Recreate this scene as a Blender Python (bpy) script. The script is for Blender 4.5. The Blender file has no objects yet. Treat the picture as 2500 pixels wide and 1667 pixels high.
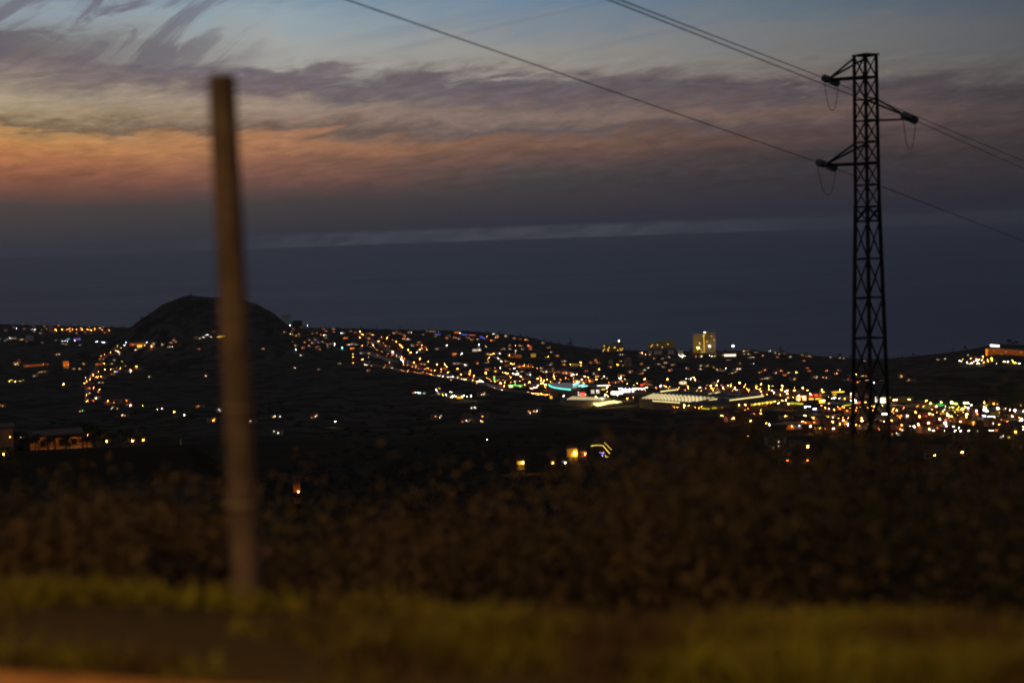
import bpy, math, random
import numpy as np
from mathutils import Matrix, Vector

random.seed(7)
rng = np.random.default_rng(7)
scene = bpy.context.scene
col = scene.collection

# ------------------------------------------------------------------ camera
F = 3472.0                       # focal length of the photograph in its own pixels (50 mm on 36 mm)
EYE = 450.0                      # eye height above the sea
ROLL = math.radians(2.0)
PITCH = math.atan((833.5 - 564.0) / F)
fw = Vector((0, math.cos(PITCH), -math.sin(PITCH)))
up0 = Vector((0, math.sin(PITCH), math.cos(PITCH)))
rt0 = Vector((1, 0, 0))
rt = math.cos(ROLL) * rt0 - math.sin(ROLL) * up0
up = math.sin(ROLL) * rt0 + math.cos(ROLL) * up0
cam_data = bpy.data.cameras.new('camera')
cam = bpy.data.objects.new('camera', cam_data)
col.objects.link(cam)
cam.matrix_world = Matrix(((rt.x, up.x, -fw.x, 0), (rt.y, up.y, -fw.y, 0), (rt.z, up.z, -fw.z, EYE), (0, 0, 0, 1)))
cam_data.lens = 50.0
cam_data.sensor_width = 36.0
cam_data.clip_start = 0.1
cam_data.clip_end = 200000.0
cam_data.dof.use_dof = True      # a fast lens focused on the town: the roadside blurs
cam_data.dof.focus_distance = 2600.0
cam_data.dof.aperture_fstop = 0.75
scene.camera = cam

# ------------------------------------------------------------------ render settings
scene.view_settings.view_transform = 'Standard'
scene.view_settings.look = 'None'
scene.view_settings.exposure = 0.0
scene.view_settings.gamma = 1.0
scene.render.engine = 'CYCLES'
scene.cycles.use_denoising = True
scene.cycles.filter_width = 1.9
scene.cycles.sample_clamp_indirect = 1.0
scene.cycles.max_bounces = 3
scene.cycles.diffuse_bounces = 2
scene.cycles.glossy_bounces = 2
scene.cycles.caustics_reflective = False
scene.cycles.caustics_refractive = False
scene.render.use_motion_blur = False

def lin(c):
    out = []
    for v in c:
        v = v / 255.0
        out.append(v / 12.92 if v <= 0.04045 else ((v + 0.055) / 1.055) ** 2.4)
    return out

# ------------------------------------------------------------------ node helpers
class NT:
    def __init__(self, tree):
        self.t = tree
        self.n = tree.nodes
        self.l = tree.links
    def node(self, typ, **kw):
        nd = self.n.new(typ)
        for k, v in kw.items():
            setattr(nd, k, v)
        return nd
    def put(self, sock, v):
        if isinstance(v, bpy.types.NodeSocket):
            self.l.new(v, sock)
        else:
            sock.default_value = v
    def m(self, op, a, b=0.0, c=None, clamp=False):
        nd = self.node('ShaderNodeMath', operation=op)
        nd.use_clamp = clamp
        self.put(nd.inputs[0], a)
        self.put(nd.inputs[1], b)
        if c is not None:
            self.put(nd.inputs[2], c)
        return nd.outputs[0]
    def ramp(self, fac, stops, interp='LINEAR'):
        nd = self.node('ShaderNodeValToRGB')
        cr = nd.color_ramp
        cr.interpolation = interp
        while len(cr.elements) < len(stops):
            cr.elements.new(0.5)
        for e, (p, c) in zip(cr.elements, stops):
            e.position = p
            e.color = (c[0], c[1], c[2], 1)
        self.put(nd.inputs[0], fac)
        return nd.outputs[0]
    def mix(self, fac, a, b, blend='MIX'):
        nd = self.node('ShaderNodeMix', data_type='RGBA', blend_type=blend)
        nd.clamp_factor = True
        self.put(nd.inputs[0], fac)
        for s, v in ((nd.inputs[6], a), (nd.inputs[7], b)):
            if isinstance(v, bpy.types.NodeSocket):
                self.l.new(v, s)
            else:
                s.default_value = (v[0], v[1], v[2], 1)
        return nd.outputs[2]
    def xyz(self, x, y, z):
        nd = self.node('ShaderNodeCombineXYZ')
        for i, v in enumerate((x, y, z)):
            self.put(nd.inputs[i], v)
        return nd.outputs[0]
    def noise(self, vec, scale=1.0, detail=4.0, rough=0.55, dist=0.0):
        nd = self.node('ShaderNodeTexNoise')
        self.put(nd.inputs['Vector'], vec)
        nd.inputs['Scale'].default_value = scale
        nd.inputs['Detail'].default_value = detail
        nd.inputs['Roughness'].default_value = rough
        nd.inputs['Distortion'].default_value = dist
        return nd.outputs[0]
    def smooth(self, v, a, b):
        nd = self.node('ShaderNodeMapRange', interpolation_type='SMOOTHSTEP')
        self.put(nd.inputs[0], v)
        nd.inputs[1].default_value = a
        nd.inputs[2].default_value = b
        return nd.outputs[0]

# ------------------------------------------------------------------ world: dusk sky with cloud banks
world = bpy.data.worlds.new('World')
scene.world = world
world.use_nodes = True
wt = NT(world.node_tree)
world.node_tree.nodes.clear()
wout = wt.node('ShaderNodeOutputWorld')
bg = wt.node('ShaderNodeBackground')
wt.l.new(bg.outputs[0], wout.inputs[0])
tc = wt.node('ShaderNodeTexCoord')
sep = wt.node('ShaderNodeSeparateXYZ')
wt.l.new(tc.outputs['Generated'], sep.inputs[0])
dx, dy, dz = sep.outputs
az = wt.m('ARCTAN2', dx, dy)
hyp = wt.m('SQRT', wt.m('ADD', wt.m('MULTIPLY', dx, dx), wt.m('MULTIPLY', dy, dy)))
el = wt.m('DIVIDE', dz, wt.m('MAXIMUM', hyp, 0.02))
elp = wt.m('MULTIPLY', el, F)                                   # elevation, in units of 1/3472 rad
xa = wt.m('MULTIPLY', az, F)
yp = wt.m('SUBTRACT', wt.m('MULTIPLY', xa, -0.035), elp)        # grows downwards
yp = wt.m('ADD', yp, 564.0)
xp = wt.m('ADD', wt.m('ADD', xa, 1250.0), wt.m('MULTIPLY', elp, -0.035))
# cloud edges: the height coordinate is bent by streaky noise
v1 = wt.xyz(wt.m('MULTIPLY', wt.m('ADD', xp, wt.m('MULTIPLY', yp, 1.2)), 1 / 210.0), wt.m('MULTIPLY', yp, 1 / 62.0), 0.3)
n1 = wt.noise(v1, 1.0, 7.0, 0.6, 0.5)
v2 = wt.xyz(wt.m('MULTIPLY', wt.m('ADD', xp, wt.m('MULTIPLY', yp, 1.6)), 1 / 62.0), wt.m('MULTIPLY', yp, 1 / 24.0), 5.3)
n2 = wt.noise(v2, 1.0, 6.0, 0.6, 0.3)
fade = wt.smooth(yp, 520.0, 300.0)
warp = wt.m('ADD', wt.m('MULTIPLY', wt.m('SUBTRACT', n1, 0.5), 130.0), wt.m('MULTIPLY', wt.m('SUBTRACT', n2, 0.5), 52.0))
ypw = wt.m('ADD', yp, wt.m('MULTIPLY', warp, wt.m('ADD', wt.m('MULTIPLY', fade, 0.85), 0.15)))
t = wt.m('DIVIDE', wt.m('ADD', ypw, 100.0), 740.0, clamp=True)
def stops(lst):
    return [((y + 100.0) / 740.0, lin(c)) for y, c in lst]
cols = [
 (60, [(-100, (92, 104, 124)), (0, (112, 124, 142)), (55, (140, 152, 162)), (95, (128, 134, 140)), (118, (96, 90, 98)), (165, (104, 93, 98)), (215, (128, 114, 110)), (262, (164, 148, 124)),
       (305, (156, 136, 106)), (328, (112, 92, 74)), (342, (170, 130, 84)), (372, (188, 130, 78)), (405, (165, 104, 72)), (440, (132, 82, 66)), (478, (104, 70, 65)), (506, (63, 61, 64)), (560, (56, 59, 65)), (600, (54, 57, 66)), (640, (47, 51, 62))]),
 (700, [(-100, (96, 116, 140)), (0, (124, 146, 164)), (55, (146, 160, 168)), (110, (158, 161, 159)), (158, (155, 152, 148)), (182, (108, 99, 106)), (222, (104, 92, 99)), (254, (148, 130, 118)),
       (290, (138, 114, 102)), (322, (104, 86, 80)), (345, (156, 110, 84)), (366, (164, 114, 84)), (392, (134, 92, 76)), (430, (116, 80, 72)), (468, (80, 65, 67)), (492, (57, 58, 63)), (560, (50, 53, 62)), (640, (46, 50, 62))]),
 (1250, [(-100, (84, 106, 134)), (0, (110, 132, 154)), (70, (126, 136, 146)), (140, (146, 144, 140)), (178, (144, 138, 130)), (200, (98, 89, 98)), (250, (98, 87, 94)), (288, (126, 107, 102)),
       (322, (92, 82, 86)), (344, (118, 88, 77)), (376, (98, 75, 72)), (408, (72, 65, 70)), (446, (56, 58, 65)), (535, (47, 50, 62)), (640, (44, 48, 61))]),
 (1900, [(-100, (66, 84, 106)), (0, (86, 104, 122)), (90, (108, 114, 120)), (150, (116, 113, 111)), (200, (112, 103, 100)), (222, (80, 72, 81)), (252, (92, 79, 84)), (285, (108, 87, 82)),
       (320, (84, 71, 75)), (350, (76, 61, 64)), (388, (54, 52, 60)), (440, (45, 47, 58)), (540, (41, 45, 58)), (640, (38, 42, 54))]),
 (2450, [(-100, (52, 64, 82)), (0, (66, 78, 94)), (100, (83, 88, 95)), (185, (88, 85, 87)), (215, (78, 74, 78)), (236, (60, 56, 64)), (282, (68, 61, 67)), (320, (63, 55, 61)), (380, (50, 47, 54)),
       (450, (41, 43, 53)), (540, (36, 39, 50)), (640, (33, 36, 46))]),
]
sky = wt.ramp(t, stops(cols[0][1]))
for (xa0, _), (xa1, lst) in zip(cols[:-1], cols[1:]):
    f = wt.m('DIVIDE', wt.m('SUBTRACT', xp, float(xa0)), float(xa1 - xa0), clamp=True)
    sky = wt.mix(f, sky, wt.ramp(t, stops(lst)))
# fine streaks inside the cloud banks
v3 = wt.xyz(wt.m('MULTIPLY', wt.m('ADD', xp, wt.m('MULTIPLY', yp, 2.2)), 1 / 75.0), wt.m('MULTIPLY', yp, 1 / 20.0), 9.1)
n3 = wt.noise(v3, 1.0, 6.0, 0.62, 0.5)
band = wt.m('MULTIPLY', wt.smooth(yp, 110.0, 210.0), wt.smooth(yp, 520.0, 420.0))
sky = wt.mix(1.0, sky, wt.xyz(*[wt.m('ADD', 1.0, wt.m('MULTIPLY', wt.m('MULTIPLY', wt.m('SUBTRACT', n3, 0.5), 1.0), band))] * 3), 'MULTIPLY')
# wisps rising out of the bank on the left
ca, sa = math.cos(math.radians(36)), math.sin(math.radians(36))
ws = wt.m('SUBTRACT', wt.m('MULTIPLY', xp, ca), wt.m('MULTIPLY', yp, sa))
wn = wt.m('ADD', wt.m('MULTIPLY', xp, sa), wt.m('MULTIPLY', yp, ca))
n4 = wt.noise(wt.xyz(wt.m('MULTIPLY', ws, 1 / 330.0), wt.m('MULTIPLY', wn, 1 / 88.0), 2.6), 1.0, 6.0, 0.56, 1.1)
reg = wt.m('MULTIPLY', wt.smooth(xp, 760.0, 420.0), wt.smooth(yp, 235.0, 150.0))
wm = wt.m('MULTIPLY', wt.smooth(n4, 0.46, 0.60), reg)
sky = wt.mix(wt.m('MULTIPLY', wm, 0.7), sky, lin((94, 88, 102)))
n5 = wt.noise(wt.xyz(wt.m('MULTIPLY', wt.m('SUBTRACT', xp, wt.m('MULTIPLY', yp, -3.0)), 1 / 420.0), wt.m('MULTIPLY', wt.m('ADD', yp, wt.m('MULTIPLY', xp, 0.2)), 1 / 30.0), 4.0), 1.0, 5.0, 0.55, 0.4)
reg2 = wt.m('MULTIPLY', wt.smooth(xp, 700.0, 1000.0), wt.smooth(yp, 195.0, 130.0))
sky = wt.mix(wt.m('MULTIPLY', wt.m('MULTIPLY', wt.smooth(n5, 0.52, 0.72), reg2), 0.12), sky, lin((80, 78, 92)))
# pale gap just above the sea horizon
gm = wt.m('MULTIPLY', wt.smooth(elp, 14.0, 0.0), wt.m('MULTIPLY', wt.smooth(xp, 350.0, 1050.0), wt.smooth(xp, 2150.0, 1400.0)))
gm = wt.m('ADD', gm, wt.m('MULTIPLY', wt.smooth(elp, 14.0, 0.0), 0.03), clamp=True)
gm = wt.m('MULTIPLY', gm, wt.m('ADD', 0.35, wt.m('MULTIPLY', wt.smooth(n2, 0.35, 0.6), 0.65)))
sky = wt.mix(wt.m('MULTIPLY', gm, 0.95), sky, lin((86, 91, 101)))
# overhead the sky is a deep dusk blue
hi = wt.smooth(elp, 600.0, 2200.0)
sky = wt.mix(hi, sky, (0.060, 0.068, 0.088))
nish = wt.node('ShaderNodeTexSky', sky_type='NISHITA')
nish.sun_disc = False
nish.sun_elevation = math.radians(-3.0)
nish.sun_rotation = math.radians(-30)
nmul = wt.mix(1.0, nish.outputs[0], (0.06, 0.06, 0.06), 'MULTIPLY')
sky = wt.mix(1.0, sky, nmul, 'ADD')
wt.l.new(sky, bg.inputs[0])
bg.inputs[1].default_value = 1.0

# ------------------------------------------------------------------ terrain function
HORIZ = lambda x: 564.0 - (x - 1250.0) * 0.0349
EDGE = np.array([(-2500, 790, 6200), (-600, 788, 6200), (0, 790, 6200), (270, 797, 6000), (500, 800, 5700), (760, 799, 5300), (870, 801, 5200), (1000, 804, 5100), (1150, 807, 5000), (1240, 815, 4900),
                 (1300, 824, 4800), (1350, 836, 4700), (1450, 851, 4600), (1600, 857, 4550), (1720, 857, 4550), (1850, 856, 4550), (1950, 864, 4500), (2050, 873, 4450),
                 (2150, 876, 4300), (2200, 872, 4000), (2300, 862, 3700), (2380, 850, 3500), (2440, 838, 3450), (2520, 842, 3450), (3200, 850, 3450), (5000, 850, 3450)], float)
E_DEP = EDGE[:, 1] - HORIZ(EDGE[:, 0])
NEARZ = np.array([(0, 1.62), (4.86, 1.62), (4.95, 1.60), (5.7, 1.61), (6.2, 1.72), (7.0, 2.05), (8, 2.5), (12, 3.9), (20, 5.9), (40, 10.6), (60, 15.0), (100, 23.5), (200, 43.0), (400, 78.5), (650, 115.0),
                  (900, 151.5), (1100, 176.0), (1300, 198.5), (1600, 223.0), (1850, 238.0), (2100, 254.0)])
HILL = np.array([(-700, 0), (-420, 0.0), (-330, 0.10), (-190, 0.42), (-170, 0.47), (-130, 0.66), (-80, 0.87), (-40, 0.965), (-15, 1.0), (30, 0.965), (70, 0.935), (110, 0.895), (150, 0.80), (190, 0.63), (215, 0.47), (260, 0.25), (330, 0.05), (420, 0), (700, 0)])
HILL_Y, HILL_X, HILL_H = 4300.0, 478.0, 190.0

def vnoise(x, y, seed=0):
    """smooth value noise, vectorised"""
    xi, yi = np.floor(x), np.floor(y)
    fx, fy = x - xi, y - yi
    fx, fy = fx * fx * (3 - 2 * fx), fy * fy * (3 - 2 * fy)
    def h(a, b):
        v = np.sin(a * 127.1 + b * 311.7 + seed * 74.7) * 43758.5453
        return v - np.floor(v)
    return (h(xi, yi) * (1 - fx) + h(xi + 1, yi) * fx) * (1 - fy) + (h(xi, yi + 1) * (1 - fx) + h(xi + 1, yi + 1) * fx) * fy - 0.5

def height(X, Y):
    X, Y = np.asarray(X, float), np.asarray(Y, float)
    Yc = np.maximum(Y, 0.5)
    u = np.clip(X / Yc, -1.2, 1.2)
    px = 1250.0 + F * u
    w = Y + 0.3 * X * np.exp(-np.maximum(Y, 0) / 90.0)
    near = np.interp(w, NEARZ[:, 0], NEARZ[:, 1])
    dedge = np.interp(px, EDGE[:, 0], EDGE[:, 2])
    pedge = np.interp(px, EDGE[:, 0], E_DEP)
    tt = np.clip((Yc - 2100.0) / (dedge - 2100.0), 0, 1)
    dep = 420.0 + (pedge - 420.0) * tt ** 0.85
    far = Yc * dep / F
    drop = np.where(Y < 2100, near, far)
    # rolling ground
    amp = np.clip((Y - 30) / 400.0, 0, 1) * np.clip((dedge - Y) / 500.0, 0, 1)
    drop = drop + amp * (Y ** 0.5 * 0.10) * (vnoise(X / 160.0, Y / 220.0, 1) * 1.6 + vnoise(X / 60.0, Y / 80.0, 2) * 0.7)
    # the dark cone hill
    rug = vnoise(X / 45.0, Y / 45.0, 8) * 4 + vnoise(X / 16.0, Y / 16.0, 9) * 2.0
    hp = np.interp(px - HILL_X, HILL[:, 0], HILL[:, 1])
    dd = np.clip(np.abs(Y - HILL_Y) / 620.0, 0, 1)
    drop = drop - (HILL_H + rug) * hp * np.cos(dd * math.pi / 2) ** 2
    # beyond the edge the coast falls to the sea
    drop = np.where(Y > dedge, np.minimum(EYE + 8, drop + (Y - dedge) * 0.9), drop)
    drop = drop - 19.5 * np.clip((-0.15 - u) / 0.08, 0, 1) * np.exp(-((Y - 360.0) / 120.0) ** 2)
    nz = np.clip((Y - 6.6) / 6.0, 0, 1) * np.clip((120 - Y) / 100.0, 0, 1)
    drop = drop - nz * (vnoise(X / 3.0, Y / 3.0, 5) * 0.6)
    return EYE - drop

YS = np.concatenate([np.geomspace(3.0, 100.0, 120), np.geomspace(101.0, 7200.0, 1400)])
def ray(px, py):
    px, py = float(px), float(py)
    d = fw + ((px - 1250.0) / F) * rt + ((833.5 - py) / F) * up
    return np.array([d.x / d.y, 1.0, d.z / d.y])
def hit(px, py, ymin=60.0, ymax=7000.0):
    """where the line of sight through a photo pixel meets the ground"""
    r = ray(px, py)
    ys = YS[(YS >= ymin) & (YS <= ymax)]
    g = height(ys * r[0], ys)
    below = (EYE + ys * r[2]) <= g
    dedge = np.interp(1250 + F * r[0], EDGE[:, 0], EDGE[:, 2])
    if below.any() and ys[below][0] <= dedge:
        y = ys[below][0]
    else:
        y = dedge - 12.0
    return np.array([r[0] * y, y, float(height(r[0] * y, y))])
def at(px, py, y):
    r = ray(px, py)
    return np.array([r[0] * y, y, EYE + r[2] * y])
def on_plane(px, py, z):
    r = ray(px, py)
    y = (z - EYE) / r[2]
    return np.array([r[0] * y, y, z])

# ------------------------------------------------------------------ mesh helpers
class MB:
    def __init__(self):
        self.v, self.f = [], []
    def add(self, vs, fs):
        b = len(self.v)
        self.v += [tuple(p) for p in vs]
        self.f += [tuple(b + i for i in q) for q in fs]
        return self
    def box(self, cx, cy, cz, sx, sy, sz, rz=0.0):
        c, s = math.cos(rz), math.sin(rz)
        vs = []
        for k in (-.5, .5):
            for a, b in ((-.5, -.5), (.5, -.5), (.5, .5), (-.5, .5)):
                x, y = a * sx, b * sy
                vs.append((cx + x * c - y * s, cy + x * s + y * c, cz + k * sz))
        return self.add(vs, [(3, 2, 1, 0), (4, 5, 6, 7), (0, 1, 5, 4), (1, 2, 6, 5), (2, 3, 7, 6), (3, 0, 4, 7)])
    def rod(self, p, q, r, n=6, r2=None, cap=True):
        p, q = Vector(p), Vector(q)
        d = (q - p)
        if d.length < 1e-6:
            return self
        d.normalize()
        a = d.orthogonal().normalized()
        b = d.cross(a)
        r2 = r if r2 is None else r2
        vs = []
        for c, rr in ((p, r), (q, r2)):
            for i in range(n):
                t_ = 2 * math.pi * i / n
                vs.append(c + a * (math.cos(t_) * rr) + b * (math.sin(t_) * rr))
        fs = [(i, (i + 1) % n, n + (i + 1) % n, n + i) for i in range(n)]
        if cap:
            fs += [tuple(range(n - 1, -1, -1)), tuple(range(n, 2 * n))]
        return self.add(vs, fs)
    def angle(self, p, q, w):
        """steel angle section between two points: two thin flanges"""
        p, q = Vector(p), Vector(q)
        d = (q - p).normalized()
        a = d.orthogonal().normalized()
        b = d.cross(a)
        th = w * 0.14
        for e, g in ((a, b), (b, a)):
            vs = []
            for c in (p, q):
                vs += [c, c + e * w, c + e * w + g * th, c + g * th]
            self.add(vs, [(0, 1, 5, 4), (1, 2, 6, 5), (2, 3, 7, 6), (3, 0, 4, 7), (3, 2, 1, 0), (4, 5, 6, 7)])
        return self
    def tube(self, pts, r, n=6):
        pts = [Vector(p) for p in pts]
        rings = []
        for i, p in enumerate(pts):
            d = (pts[min(i + 1, len(pts) - 1)] - pts[max(i - 1, 0)]).normalized()
            a = d.cross(Vector((0, 0, 1)))
            a = a.normalized() if a.length > 1e-4 else d.orthogonal().normalized()
            b = d.cross(a)
            rings.append([p + a * (math.cos(2 * math.pi * k / n) * r) + b * (math.sin(2 * math.pi * k / n) * r) for k in range(n)])
        vs = [v for rg in rings for v in rg]
        fs = []
        for i in range(len(pts) - 1):
            for k in range(n):
                fs.append((i * n + k, i * n + (k + 1) % n, (i + 1) * n + (k + 1) % n, (i + 1) * n + k))
        fs += [tuple(range(n - 1, -1, -1)), tuple(range((len(pts) - 1) * n, len(pts) * n))]
        return self.add(vs, fs)
    def prism(self, poly, z0, z1):
        n = len(poly)
        ar = sum(poly[i][0] * poly[(i + 1) % n][1] - poly[(i + 1) % n][0] * poly[i][1] for i in range(n))
        if ar < 0:
            poly = poly[::-1]
        vs = [(p[0], p[1], z0) for p in poly] + [(p[0], p[1], z1) for p in poly]
        return self.add(vs, [tuple(range(n - 1, -1, -1)), tuple(range(n, 2 * n))] + [(i, (i + 1) % n, n + (i + 1) % n, n + i) for i in range(n)])
    def mesh(self, name, mat):
        me = bpy.data.meshes.new(name)
        me.from_pydata(self.v, [], self.f)
        if mat:
            me.materials.append(mat)
        me.update()
        return me
    def build(self, name, mat, parent=None, smooth=False):
        return link(name, self.mesh(name, mat), parent, smooth)

def link(name, me, parent=None, smooth=False):
    o = bpy.data.objects.new(name, me)
    col.objects.link(o)
    if smooth:
        me.shade_smooth()
    if parent:
        o.parent = parent
    return o

def tag(o, label=None, cat=None, group=None, kind=None):
    if label: o['label'] = label
    if cat: o['category'] = cat
    if group: o['group'] = group
    if kind: o['kind'] = kind
    return o

def empty(name, loc, rz=0.0, label=None, cat=None, group=None):
    o = bpy.data.objects.new(name, None)
    col.objects.link(o)
    o.location = loc
    o.rotation_euler = (0, 0, rz)
    o.empty_display_size = 0.1
    return tag(o, label, cat, group)

def copy_tree(o, parent=None):
    c = o.copy()
    col.objects.link(c)
    if parent:
        c.parent = parent
    for ch in KIDS.get(o.name, []):
        copy_tree(ch, c)
    return c
KIDS = {}
def index_kids(o):
    for ch in [x for x in bpy.data.objects if x.parent == o]:
        KIDS.setdefault(o.name, []).append(ch)
        index_kids(ch)

def numpy_mesh(name, verts, quads, mat, attr=None):
    me = bpy.data.meshes.new(name)
    nv, nf = len(verts), len(quads)
    k = quads.shape[1]
    me.vertices.add(nv)
    me.vertices.foreach_set('co', verts.astype(np.float32).ravel())
    me.loops.add(nf * k)
    me.loops.foreach_set('vertex_index', quads.astype(np.int32).ravel())
    me.polygons.add(nf)
    me.polygons.foreach_set('loop_start', (np.arange(nf) * k).astype(np.int32))
    me.polygons.foreach_set('loop_total', np.full(nf, k, np.int32))
    me.update(calc_edges=True)
    if mat:
        me.materials.append(mat)
    return me

# ------------------------------------------------------------------ materials
def mat_diffuse(name, c1, c2=None, scale=1.0, rough=0.85, metal=0.0, detail=4.0, coord='Object', spec=0.3):
    m = bpy.data.materials.new(name)
    m.use_nodes = True
    nt = NT(m.node_tree)
    b = m.node_tree.nodes['Principled BSDF']
    tcn = nt.node('ShaderNodeTexCoord')
    if c2 is None:
        c2 = [v * 0.7 for v in c1]
    n = nt.noise(tcn.outputs[coord], scale, detail, 0.6)
    c = nt.mix(nt.smooth(n, 0.38, 0.62), c1, c2)
    nt.l.new(c, b.inputs['Base Color'])
    b.inputs['Roughness'].default_value = rough
    b.inputs['Metallic'].default_value = metal
    b.inputs['Specular IOR Level'].default_value = spec
    return m

def mat_emit(name, c, s, sample=True):
    m = bpy.data.materials.new(name)
    m.use_nodes = True
    nt = m.node_tree
    nt.nodes.clear()
    o = nt.nodes.new('ShaderNodeOutputMaterial')
    e = nt.nodes.new('ShaderNodeEmission')
    e.inputs[0].default_value = (c[0], c[1], c[2], 1)
    e.inputs[1].default_value = s
    nt.links.new(e.outputs[0], o.inputs[0])
    m.cycles.emission_sampling = 'FRONT' if sample else 'NONE'
    return m

COL = {'O': (1.0, 0.25, 0.034), 'W': (1.0, 0.86, 0.66), 'Y': (1.0, 0.56, 0.04), 'B': (0.62, 0.66, 1.0), 'G': (0.10, 1.0, 0.22), 'T': (0.08, 0.85, 0.62), 'R': (1.0, 0.10, 0.04),
       'C': (0.62, 1.0, 0.95), 'P': (1.0, 0.46, 0.16), 'V': (0.45, 0.22, 1.0), 'K': (0.75, 0.85, 0.05), 'D': (1.0, 0.22, 0.02)}
CNAME = {'O': 'amber', 'W': 'white', 'Y': 'yellow', 'B': 'bluish white', 'G': 'green', 'T': 'teal', 'R': 'red', 'C': 'icy white', 'P': 'pinkish', 'V': 'violet', 'K': 'yellow green', 'D': 'deep orange'}
_em = {}
def emit(c, s, sample=True):
    k = (c, s, sample)
    if k not in _em:
        _em[k] = mat_emit('glow ' + CNAME[c], COL[c], s, sample)
    return _em[k]

M = {}
def mat_ground():
    """dry fields in patches, and paler paved plots where the town stands"""
    m = bpy.data.materials.new('hillside ground')
    m.use_nodes = True
    nt = NT(m.node_tree)
    b = m.node_tree.nodes['Principled BSDF']
    o = nt.node('ShaderNodeTexCoord').outputs['Object']
    n1_ = nt.noise(o, 0.012, 8.0, 0.6)
    vor = nt.node('ShaderNodeTexVoronoi')
    vor.inputs['Scale'].default_value = 0.011
    nt.l.new(o, vor.inputs['Vector'])
    sx = nt.node('ShaderNodeSeparateColor')
    nt.l.new(vor.outputs['Color'], sx.inputs[0])
    c = nt.mix(nt.smooth(n1_, 0.38, 0.62), (0.060, 0.044, 0.028), (0.040, 0.031, 0.019))
    c = nt.mix(nt.m('MULTIPLY', sx.outputs[0], 0.5), c, (0.030, 0.026, 0.016))
    vor2 = nt.node('ShaderNodeTexVoronoi')
    vor2.inputs['Scale'].default_value = 0.035
    nt.l.new(o, vor2.inputs['Vector'])
    s2_ = nt.node('ShaderNodeSeparateColor')
    nt.l.new(vor2.outputs['Color'], s2_.inputs[0])
    sp = nt.node('ShaderNodeSeparateXYZ')
    nt.l.new(o, sp.inputs[0])
    town = nt.m('MULTIPLY', nt.smooth(sp.outputs[1], 1450.0, 1750.0), nt.smooth(s2_.outputs[1], 0.35, 0.6))
    c = nt.mix(town, c, (0.085, 0.068, 0.050))
    nt.l.new(c, b.inputs['Base Color'])
    b.inputs['Roughness'].default_value = 1.0
    b.inputs['Specular IOR Level'].default_value = 0.0
    return m
M['ground'] = mat_ground()
M['asphalt'] = mat_diffuse('asphalt', (0.060, 0.057, 0.055), (0.045, 0.043, 0.042), 0.6, 0.8)
M['kerb'] = mat_diffuse('orange kerb', (0.34, 0.16, 0.045), (0.24, 0.11, 0.035), 3.0, 0.85)  # orange base colour mottled with a darker orange
M['concrete'] = mat_diffuse('concrete', (0.36, 0.30, 0.22), (0.25, 0.21, 0.15), 3.0, 0.85)
M['wall_a'] = mat_diffuse('pale render', (0.36, 0.33, 0.29), (0.30, 0.27, 0.23), 0.3, 0.9)
M['wall_b'] = mat_diffuse('ochre render', (0.30, 0.20, 0.11), (0.24, 0.16, 0.09), 0.3, 0.9)
M['wall_c'] = mat_diffuse('terracotta render', (0.26, 0.11, 0.07), (0.20, 0.09, 0.06), 0.3, 0.9)
M['roof_tile'] = mat_diffuse('roof tiles', (0.14, 0.06, 0.04), (0.09, 0.045, 0.03), 1.0, 0.9)
M['roof_flat'] = mat_diffuse('flat roof felt', (0.07, 0.065, 0.06), (0.05, 0.048, 0.045), 0.3, 0.9)
M['dark_glass'] = mat_diffuse('dark glass', (0.015, 0.015, 0.018), (0.02, 0.02, 0.02), 1.0, 0.15, spec=0.5)
M['steel'] = mat_diffuse('galvanised steel', (0.045, 0.042, 0.040), (0.030, 0.028, 0.027), 3.0, 0.6, 0.6)
M['pole_steel'] = mat_diffuse('lamp pole steel', (0.22, 0.20, 0.18), (0.17, 0.15, 0.13), 3.0, 0.6, 0.3)
M['wire'] = mat_diffuse('aluminium conductor', (0.05, 0.05, 0.05), (0.04, 0.04, 0.04), 3.0, 0.6, 0.4)
M['glass_disc'] = mat_diffuse('glass insulator', (0.12, 0.13, 0.14), (0.08, 0.09, 0.10), 3.0, 0.2, spec=0.6)
M['post'] = mat_diffuse('weathered wood', (0.074, 0.054, 0.058), (0.040, 0.029, 0.031), 5.0, 0.85)
M['bark'] = mat_diffuse('bark', (0.06, 0.04, 0.025), (0.035, 0.025, 0.018), 4.0, 0.95)
M['leaf'] = mat_diffuse('dark foliage', (0.040, 0.034, 0.022), (0.028, 0.026, 0.018), 0.25, 0.8)
M['leaf_town'] = mat_diffuse('street tree foliage', (0.07, 0.08, 0.02), (0.05, 0.05, 0.02), 0.3, 0.8)
M['scrub'] = mat_diffuse('scrub foliage', (0.052, 0.035, 0.023), (0.014, 0.014, 0.012), 0.32, 0.85, detail=5)
M['grass'] = mat_diffuse('verge grass', (0.125, 0.115, 0.008), (0.048, 0.030, 0.014), 1.3, 0.85, detail=2)
M['car_paint'] = mat_diffuse('grey car paint', (0.16, 0.16, 0.17), (0.14, 0.14, 0.15), 1.0, 0.35, 0.4)

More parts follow.
